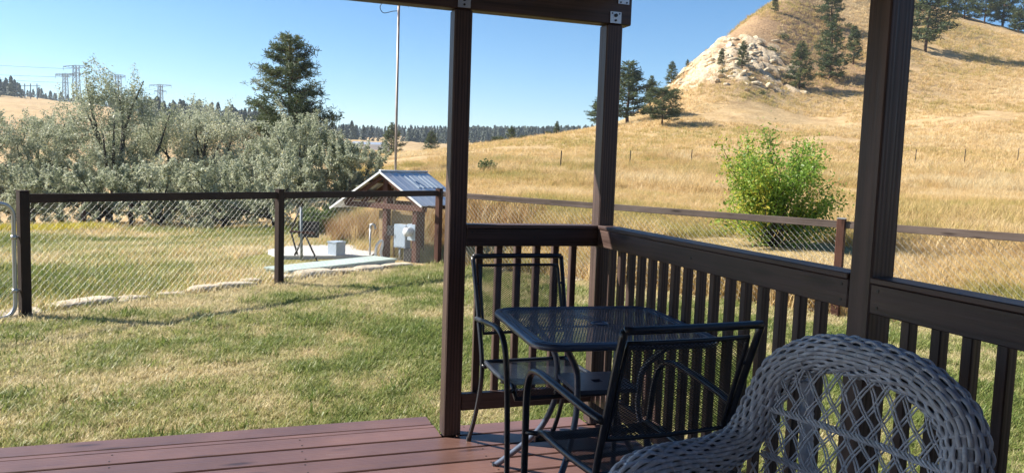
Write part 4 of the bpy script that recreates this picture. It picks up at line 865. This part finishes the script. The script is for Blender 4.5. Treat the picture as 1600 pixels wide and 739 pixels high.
# ------------------------------------------------------------------ trees
def rand_unit(n, r): v = r.normal(size=(n, 3)); return v/np.linalg.norm(v, axis=1)[:, None]
def leaf_quads(C, size, asp, r, updir=.0, sizevar=.35):
    n = len(C); a = rand_unit(n, r); a[:,2] += updir; a /= np.linalg.norm(a, axis=1)[:,None]; b = np.cross(a, rand_unit(n, r)); b /= np.linalg.norm(b, axis=1)[:,None]+1e-9
    l = size*(1+sizevar*r.normal(size=n)).clip(.4, 2)[:,None]; w = l*asp
    return np.stack([C-a*l*.5, C+b*w*.5-a*l*.05, C+a*l*.5, C-b*w*.5-a*l*.05], 1)
def olive_tree(name, label, base, h, w, seed, nleaf=9000, material=None, lean=0, group='silver trees beyond the left fence', size=.105, trunk_h=.22):
    r = np.random.default_rng(seed); t = thing(name, label, 'tree', tuple(base), 0, group)
    tr = MB(); twigs = []; hue = r.uniform(-.14, .16)
    nl = 10
    for i in range(nl):
        a = 6.283*i/nl+r.uniform(-.4, .4); el = r.uniform(.3, 1.0) if i % 2 else r.uniform(.95, 1.5); ln = h*r.uniform(.5, .82)
        s0 = np.array((lean*.2*h*.3, 0, h*trunk_h*r.uniform(.5, 1))); dr = np.array((math.cos(a)*math.cos(el)*w/h*1.05, math.sin(a)*math.cos(el)*w/h*1.05, math.sin(el)))
        e = s0+dr*ln; m = (s0+e)/2+r.normal(0, .04*h, 3); path = bez([s0, m, e], 5); tr.tube(path, np.linspace(.035*h*.55, .012*h*.3, len(path)), 6)
        for k in range(11):
            q = path[int(len(path)*r.uniform(.25, .999))]; d = np.array((r.normal(0, .6), r.normal(0, .6), r.uniform(-.35, 1.0))); d /= np.linalg.norm(d); L = h*r.uniform(.10, .26); twigs.append((q, q+d*L)); tr.tube([q, q+d*L*.8], [.011, .004], 4)
    trunk = bez([(0, 0, -.3), (lean*.1, .03, h*trunk_h*.5), (lean*.2*h*.3, 0, h*trunk_h)], 4); tr.tube(trunk, np.linspace(.045*h*.6, .03*h*.6, len(trunk)), 8)
    # low skirts of foliage near the ground
    for k in range(26):
        a = r.uniform(0, 6.283); rad = w*.5*math.sqrt(r.uniform(.1, 1)); q = np.array((rad*math.cos(a), rad*math.sin(a), r.uniform(.02, .42)*h)); d = np.array((r.normal(0, .5), r.normal(0, .5), r.uniform(0, 1))); d /= np.linalg.norm(d); twigs.append((q, q+d*h*.16))
    # upright shoots at the crown top
    for k in range(34):
        a = r.uniform(0, 6.283); rad = w*.42*math.sqrt(r.random()); q = np.array((rad*math.cos(a), rad*math.sin(a), h*(.80-.25*(rad/(w*.5))**2))); twigs.append((q, q+np.array((r.normal(0, .05), r.normal(0, .05), r.uniform(.09, .24)))*h))
    per = nleaf//len(twigs); C = []; tn = []
    for a, b in twigs:
        u = r.random(per)[:,None]; wob = r.normal(0, .055*h*.42, (per, 3))*(1.1-.6*u); C.append(a+(b-a)*u*1.1+wob); tn.append(np.clip(r.normal(.45, .14)+r.normal(0, .16, per)+hue, 0, 1))
    C = np.concatenate(C); tn = np.concatenate(tn); C[:,2] = np.maximum(C[:,2], .05)
    link('trunk', tr.mesh('trunk', M_BARK, True), t); link('crown', quads_mesh('crown', leaf_quads(C, size, .42, r, .55), material or M_OLIVE, tn), t)
    return t
OL = [(-70,39,152,6.4,'silvery olive tree at the far left, partly out of view'), (20,40,166,5.2,'silvery olive tree above the tubular gate'), (95,43,178,4.6,'pale silvery tree left of the tallest one'), (168,41,116,4.5,'tallest silvery tree with dark forked trunk showing, below the power towers'), (228,46,186,4.2,'low silvery tree right of the tallest one'), (285,45,166,4.2,'silvery tree with spiky top shoots left of the middle fence post'), (338,44,160,4.6,'tall silvery tree with upright shoots just left of the big pine'),
      (395,41,228,3.6,'low silver shrub below the big pine'), (478,37,182,4.0,'pale silvery tree right of the big pine'), (538,35,218,3.4,'rightmost silvery tree beside the tin shelter'), (55,35,250,3.8,'low silvery bush in front, above the leftmost fence rail'), (150,34.5,255,4.0,'low silvery bush below the tallest silver tree'), (255,35,245,3.8,'low green silver bush midway along the left fence'), (345,34,250,3.8,'low silvery bush left of the middle fence post'), (432,33,240,3.8,'low silvery bush behind the middle fence post')]
for i, (px, d, py, w, lab) in enumerate(OL):
    g = ground_at(px, d); top = at(px, py, d)[2]; olive_tree('silver_tree', lab, g, top-g[2], w*1.15, 900+i, 36000 if i < 10 else 20000, lean=1 if i % 2 else -1)

def pine_geo(h, w, seed, tufts, nq, qlen, qw, bare=.15, irr=.35, dens_top=1.0, rounded=0.):
    r = np.random.default_rng(seed); tr = MB(); trunk = np.c_[r.normal(0, .012*h, 8).cumsum()*.4, r.normal(0, .012*h, 8).cumsum()*.4, np.linspace(-.3, h*.97, 8)]; trunk[0,:2] = 0
    tr.tube(trunk, np.linspace(.022*h, .004*h, 8), 7); tc = []; tv = []
    nb = max(14, int(h*8)); zs = bare*h+(h*(.98-bare))*np.sort(r.random(nb))**.92
    for i, z in enumerate(zs):
        f = (z/h-bare)/(1-bare); prof = (1-f)**.72*(.62+.38*min(1, f*4)) if not rounded else math.sqrt(max(0, 1-(2*f-.85)**2/1.35))*.95
        L = w*.5*prof*r.uniform(1-irr, 1+irr*.6)+.02*h; a = i*2.4+r.uniform(-.5, .5); up = r.uniform(-.18, .28)+.35*f
        b0 = np.array((np.interp(z, trunk[:,2], trunk[:,0]), np.interp(z, trunk[:,2], trunk[:,1]), z)); e = b0+np.array((math.cos(a)*L, math.sin(a)*L, up*L)); m = (b0+e)/2-np.array((0, 0, .08*L)); pth = bez([b0, m, e], 4); tr.tube(pth, np.linspace(.007*h*(1-f*.6), .002*h, len(pth)), 5)
        k = max(2, int(tufts/nb*(L/(w*.3)))); u = .25+.75*r.random(k)**.7; q = np.stack([np.interp(u*(len(pth)-1), np.arange(len(pth)), pth[:,c]) for c in range(3)], 1)+r.normal(0, .05*L+.012*h, (k, 3))*np.array((1, 1, .6)); tc.append(q); tv.append(np.clip(r.normal(.45, .16)+r.normal(0, .12, k), 0, 1))
    C = np.concatenate(tc); tn = np.repeat(np.concatenate(tv), nq); n = len(C); a = rand_unit(n*nq, r); a[:,2] = a[:,2]*.7+.3; a /= np.linalg.norm(a, axis=1)[:,None]; b = np.cross(a, rand_unit(n*nq, r)); b /= np.linalg.norm(b, axis=1)[:,None]; P = np.repeat(C, nq, 0); l = qlen*r.uniform(.7, 1.2, (n*nq, 1))
    Q = np.stack([P-b*qw*.3, P+b*qw*.3, P+a*l+b*qw*.5, P+a*l-b*qw*.5], 1); return tr.mesh('trunk', M_PBARK, True), quads_mesh('crown', Q, M_PINE, tn)
def pine(name, label, base, trunk_m, crown_m, scale, rz, group):
    t = thing(name, label, 'tree', tuple(base), rz, group); t.scale = (scale,)*3 if not hasattr(scale, '__len__') else scale; link('trunk', trunk_m, t); link('crown', crown_m, t); return t
g = ground_at(450, 58); hh = at(450, 56, 58)[2]-g[2]
tm, cm = pine_geo(hh, hh*.70, 11, 4200, 9, .34, .045, .12, .28); pine('ponderosa_pine', 'big dark pine standing behind the silver trees', g, tm, cm, 1, 0, None)
def hill_pines():
    kinds = [pine_geo(10, 6.8, 21, 1050, 7, .42, .085, .08, .35), pine_geo(10, 5.4, 22, 900, 7, .42, .085, .06, .3), pine_geo(10, 7.0, 23, 1100, 7, .45, .09, .12, .5), pine_geo(10, 8.6, 24, 1300, 7, .46, .09, .14, .2, 1, 1.)]
    # column, distance, row of the top, kind, label   (the foot stands on the land there)
    L = [(935,122,152,2,'bushy pine half hidden on the left side of the corner post'), (978,126,100,2,'large dark pine just right of the corner post'), (1032,113,140,3,'round isolated pine with short trunk on the open slope'), (1012,150,120,1,'slim pine behind the round isolated pine'), (1043,164,98,0,'pine on the skyline above the round isolated pine'), (1066,166,95,1,'small slim pine on the skyline left of the pale rocks'),
         (1241,148,68,0,'pine at the right end of the pale rocks, left of a taller one'), (1287,153,36,0,'taller pine right of the pale rocks'), (1322,160,44,1,'small pine left of the thick near post, right of the taller pine'), (1150,150,67,1,'tiny pine growing on the pale rocks'), (1118,152,78,1,'sapling pine at the left edge of the pale rocks'), (1284,176,-22,2,'pine at the top edge, high on the brown slope'), (1196,176,-2,1,'lone tiny pine on the hill skyline above the rocks'),
         (1432,172,-35,2,'large pine on the slope just right of the thick near post'), (1462,226,-45,0,'leftmost skyline pine right of the thick near post'), (1488,222,-20,0,'second skyline pine right of the thick near post'), (1520,218,-18,3,'round skyline pine at the upper right'), (1548,222,-40,1,'slim dark skyline pine at the upper right'), (1573,212,22,3,'low round pine under the skyline at the upper right'), (1590,224,-40,0,'rightmost skyline pine at the picture corner'),
         (612,150,193,0,'yellowish pine behind the mast, left of the near post'), (673,150,205,0,'small pine on the field edge left of the near post'), (798,124,197,0,'pine on the field crest between the two far posts'), (817,127,212,3,'low round pine right of the crest pine'), (777,128,214,3,'low round bush left of the crest pine'), (868,128,190,1,'thin pine on the crest left of the corner post'), (855,130,206,3,'low bush pine on the crest left of the corner post')]
    for i, (px, d, py, k, lab) in enumerate(L):
        g = ground_at(px, d); top = at(px, py, d)[2]; s = max(.15, (top-g[2])/9.9); s = (s*1.45, s*1.45, s) if px in (978, 935) else ((s*1.2, s*1.2, s) if px == 1032 else s); pine('hill_pine', lab, g, kinds[k][0], kinds[k][1], s, i*1.7, 'pines on the hill and field crest')
    # dry brush dots on the slope
    sh = [quads_mesh('brush', leaf_quads(RNG.normal(0, 1, (260, 3))*np.array((.55, .55, .3))+np.array((0, 0, .35)), .32, .4, np.random.default_rng(i)), M_PINE, RNG.random(260)) for i in range(3)]
    for i, (px, d, s, lab) in enumerate([(1195,160,1.0,'dark low bush on the pale rocks, left one'), (1212,165,1.1,'wide bush above the pale rocks'), (1268,168,.9,'low bush on the brown slope above the tall pine'), (1120,148,.8,'small bush at the foot of the pale rocks'), (1185,140,.8,'bush below the middle of the pale rocks'), (1310,178,1.0,'low bush near the top left of the thick near post')]):
        g = ground_at(px, d); o = link('hill_bush', sh[i % 3], None, tuple(g), (0, 0, i), s); tag(o, lab, 'bush', 'low bushes on the hillside')
hill_pines()

def outcrop():
    t = thing('sandstone_outcrop', 'broken cream sandstone outcrop on the flank of the hill', 'rocks', tuple(ground_at(1160, 156)))
    ms = [rock_mesh('rock', 1.0, .8, .55, 300+i, M_SANDSTONE, 2, .9, True) for i in range(8)]; inv = np.array(t.location)
    for i in range(190):
        px = RNG.normal(1145, 40); d = RNG.normal(156, 6.5); g = ground_at(px, d)
        if not (15 < g[2] < 30): continue
        o = link('rock', ms[i % 8], t, tuple(g-inv+np.array((0, 0, -.1))), tuple(RNG.uniform(-.5, .5, 2))+(RNG.uniform(0, 6.28),), tuple(RNG.uniform(.3, 1.0)*np.array((1.4, .9, .8))))
outcrop()

# far woods: reads as one mass
def far_woods():
    def farpine(seed):
        r = np.random.default_rng(seed); Q = []
        for k in range(90):
            z = r.random()**.9*.93+.05; rad = .30*(1-z)**.8+.02; a = r.uniform(0, 6.283); c = np.array((rad*math.cos(a)*r.uniform(.3, 1), rad*math.sin(a)*r.uniform(.3, 1), z)); u = np.array((math.cos(a), math.sin(a), -.25))*.09; s = np.array((-math.sin(a), math.cos(a), 0))*.07; w = np.array((0, 0, .075)); Q.append([c-s, c+u*.5-w*.4, c+s, c+w])
        m = quads_mesh('far_pine', np.array(Q), M_FARPINE); a = m.attributes.new('btint', 'FLOAT', 'POINT'); a.data.foreach_set('value', r.random(len(Q)*4).astype(np.float32)); return m
    P = []
    def belt(px0, px1, d0, d1, n):
        px = RNG.uniform(px0, px1, n); d = RNG.uniform(d0, d1, n); q = np.array([at(a, 230, b) for a, b in zip(px, d)]); P.append(q[:, :2])
    belt(500, 960, 600, 1150, 2600); belt(520, 700, 480, 640, 260); belt(215, 420, 400, 520, 150); belt(-100, 34, 440, 560, 110); belt(300, 560, 480, 800, 500); belt(-200, 300, 600, 1100, 500); belt(175, 300, 330, 400, 40)
    P = np.concatenate(P); k = fbm(P[:,0]*.012, P[:,1]*.012) > .40; P = P[k]; z = gz(P[:,0], P[:,1]); r = np.hypot(P[:,0]-CAM[0], P[:,1]-CAM[1])
    scatter('far_woods', 'dark pine woods covering the distant ridges', 'woods', np.c_[P, z-.3], RNG.uniform(6, 12, len(P)), RNG.random(len(P)), [farpine(i) for i in range(5)], .02)
far_woods()

# green and yellow bush beyond the pasture fence
def leafy_bush(name, label, base, h, w, seed, n, material, size, cat='bush', ymix=.0):
    r = np.random.default_rng(seed); t = thing(name, label, cat, tuple(base)); st = MB(); C = []; tn = []
    for i in range(64):
        a = r.uniform(0, 6.283); e = np.array((math.cos(a)*w*.5*r.uniform(.15, 1.0), math.sin(a)*w*.5*r.uniform(.15, 1.0), h*r.uniform(.22, 1.0))); k = np.hypot(e[0], e[1])/(w*.5); e[2] *= math.sqrt(max(.1, 1-.55*k*k)); m = e*np.array((.45, .45, .55))+r.normal(0, .04*h, 3); p = bez([(r.normal(0, .06), r.normal(0, .06), -.1), m, e], 5); st.tube(p, np.linspace(.014, .004, len(p)), 5)
        k = n//64; u = .32+.72*r.random(k)**.8; q = np.stack([np.interp(np.minimum(u, 1)*(len(p)-1), np.arange(len(p)), p[:,c]) for c in range(3)], 1)+r.normal(0, .055*w*.7, (k, 3)); C.append(q); b = np.clip(r.normal(.42, .13)+ymix*(q[:,0]*cR[0]+q[:,1]*cR[1] < -.1*w)*r.random(k)+r.normal(0, .14, k), 0, 1); tn.append(b)
    C = np.concatenate(C); C[:,2] = np.maximum(C[:,2], .04); link('stems', st.mesh('stems', M_BARK, True), t); link('foliage', quads_mesh('foliage', leaf_quads(C, size, .5, r, .1), material, np.concatenate(tn)), t); return t
g = ground_at(1212, 14.2); leafy_bush('leafy_bush', 'bright green and yellow leafy bush beyond the pasture fence', g, (at(1240, 203, 14.2)[2]-g[2])*1.04, 2.5, 5, 26000, M_SHRUB, .052, ymix=.45)
g = np.array((1.0, 12.4, gz1(1.0, 12.4))); g = ground_at(498, 16.5); leafy_bush('weedy_bush', 'light green weedy bush behind the concrete pad', g, .75, 1.0, 6, 2600, M_GREENWEED, .07)
g = ground_at(742, 38); leafy_bush('red_bush', 'small reddish bush in the pasture right of the near post', ground_at(762, 40), .9, 1.2, 8, 900, M_GREENWEED, .12); 

# ------------------------------------------------------------------ power line towers, wires, far building
def tower(label, px, d, row_top, span, hgt):
    g = ground_at(px, d); top = at(px, row_top, d)[2]; H = top-g[2]; t = thing('power_tower', label, 'pylon', tuple(g), -YAW-.25, 'high voltage towers on the left horizon'); b = MB(); w0, w1 = H*.075, H*.05
    lv = np.linspace(0, 1, 9)
    for sx in (-1, 1):
        for sy in (-1, 1): b.bar((sx*w0, sy*w0, -1), (sx*w1, sy*w1, H), .42)
    for i in range(8):
        za, zb = lv[i]*H, lv[i+1]*H; wa = w0+(w1-w0)*lv[i]; wb = w0+(w1-w0)*lv[i+1]
        for s in (-1, 1): b.bar((-wa, s*wa, za), (wb, s*wb, zb), .22); b.bar((wa, s*wa, za), (-wb, s*wb, zb), .22); b.bar((s*wa, -wa, za), (s*wb, wb, zb), .22); b.bar((-wb, s*wb, zb), (wb, s*wb, zb), .22)
    link('mast', b.mesh('mast', M_PYLON), t)
    for k, (z, s) in enumerate(((H, span), (H*.80, span*.55) if span > 20 else (H*.96, span))):
        a = MB()
        for sg in (-1, 1):
            a.bar((0, 0, z+.02*H), (sg*s/2, 0, z-.01*H), .34); a.bar((0, 0, z-.07*H), (sg*s/2, 0, z-.015*H), .3)
            for q in (.25, .5, .75): a.bar((sg*s/2*q, 0, z+.02*H-.03*H*q), (sg*s/2*(q+.12), 0, z-.07*H+.055*H*(q+.12)), .2)
            a.bar((sg*s/2, 0, z-.01*H), (sg*s/2*.98, 0, z-.12*H), .18)
        link('crossarm', a.mesh('crossarm', M_PYLON), t)
    return g, H
T = [('tall lattice power tower left of the tallest silver tree', 121, 560, 105, 22), ('lattice power tower half hidden behind the first tower, wider arms', 104, 620, 117, 19), ('small lattice power tower behind the tallest silver tree crown', 186, 700, 119, 15), ('lattice power tower standing alone before the dark trees', 251, 640, 134, 21)]
TP = [tower(l, px, d, r, sp, 0) for l, px, d, r, sp in T]
for i, (px, lab) in enumerate(((29, 'leftmost wooden pole of the substation frame'), (41, 'second wooden pole of the substation frame'), (50, 'third wooden pole of the substation frame'), (60, 'rightmost wooden pole of the substation frame'))):
    g = ground_at(px, 480); h = at(px, 132, 480)[2]-g[2]; t = thing('power_pole', lab, 'pole', tuple(g), -YAW, 'substation poles on the left horizon'); link('pole', MB().tube([(0, 0, -1), (0, 0, h)], .32, 6).mesh('pole', M_PYLON), t); link('arm', MB().bar((-2.2, 0, h*.86), (2.2, 0, h*.86), .3).mesh('arm', M_PYLON), t)
def wire(label, a, b, sag):
    a = np.array(a); b = np.array(b); u = np.linspace(0, 1, 30)[:,None]; p = a+(b-a)*u; p[:,2] -= (4*sag*u*(1-u))[:,0]; tag(link('power_line', MB().tube(p, .10, 4).mesh('power_line', M_LINE)), label, 'wire', 'power lines on the left')
for i, (r0, r1, lab) in enumerate(((113, 121, 'upper power line leading to the tall tower from the left edge'), (117, 130, 'middle power line leading to the tall tower from the left edge'), (94, 108, 'faint topmost power line at the left edge'))): wire(lab, at(-260, r0-14, 480), at(112, r1, 560), 1.5)
wire('power line hanging between the tall tower and the lone tower', at(128, 112, 560), at(243, 139, 640), 6.)
wire('lower power line hanging between the tall tower and the lone tower', at(128, 124, 560), at(243, 147, 640), 5.)
def far_building():
    g = ground_at(578, 330); t = thing('metal_building', 'long low white metal building far off beside the mast', 'building', (g[0], g[1], g[2]), -YAW-.12)
    link('wall', MB().box((-7, -4, -.6), (7.5, 4, 2.9)).mesh('wall', M_WHITE), t); r = MB(); r.add([(-7.3, -4.3, 2.9), (7.8, -4.3, 2.9), (7.8, 4.3, 2.9), (-7.3, 4.3, 2.9), (-7.3, 0, 4.1), (7.8, 0, 4.1)], [(0, 1, 5, 4), (2, 3, 4, 5), (1, 2, 5), (3, 0, 4), (0, 3, 2, 1)]); link('roof', r.mesh('roof', M_TIN), t)
    for x in (-4.5, -1, 2.5): link('door', MB().box((x, -4.06, -.3), (x+2.2, -4.003, 2.2)).mesh('door', M_PANELGREY), t)
    g = ground_at(584, 318); t = thing('parked_trailer', 'small white trailer parked before the far white building', 'trailer', (g[0], g[1], g[2]), -YAW); link('body', MB().box((-2.6, -1.1, .5), (2.4, 1.1, 2.1)).mesh('body', M_WHITE), t); link('cab', MB().box((2.42, -1.0, .5), (3.6, 1.0, 1.6)).mesh('cab', M_PANELGREY), t)
    for x in (-1.4, 1.9): link('wheel', MB().cyl((x, -1.16, .4), (x, -.9, .4), .42, 12).mesh('wheel', M_BLACKIRON), t)
far_building()

# ------------------------------------------------------------------ thin air haze over the valley
def build_haze():
    m = bpy.data.materials.new('haze'); m.use_nodes = True; N = m.node_tree.nodes; L = m.node_tree.links
    for n in list(N): N.remove(n)
    out = N.new('ShaderNodeOutputMaterial'); v = N.new('ShaderNodeVolumePrincipled'); v.inputs['Color'].default_value = (.75, .87, 1.0, 1); v.inputs['Density'].default_value = .0002; v.inputs['Anisotropy'].default_value = .3
    L.new(v.outputs[0], out.inputs['Volume']); o = link('haze', MB().box((-3000, -3000, -30), (3000, 3000, 88)).mesh('haze', m)); tag(o, 'thin blue haze filling the air over the valley', 'haze', kind='stuff')
build_haze()
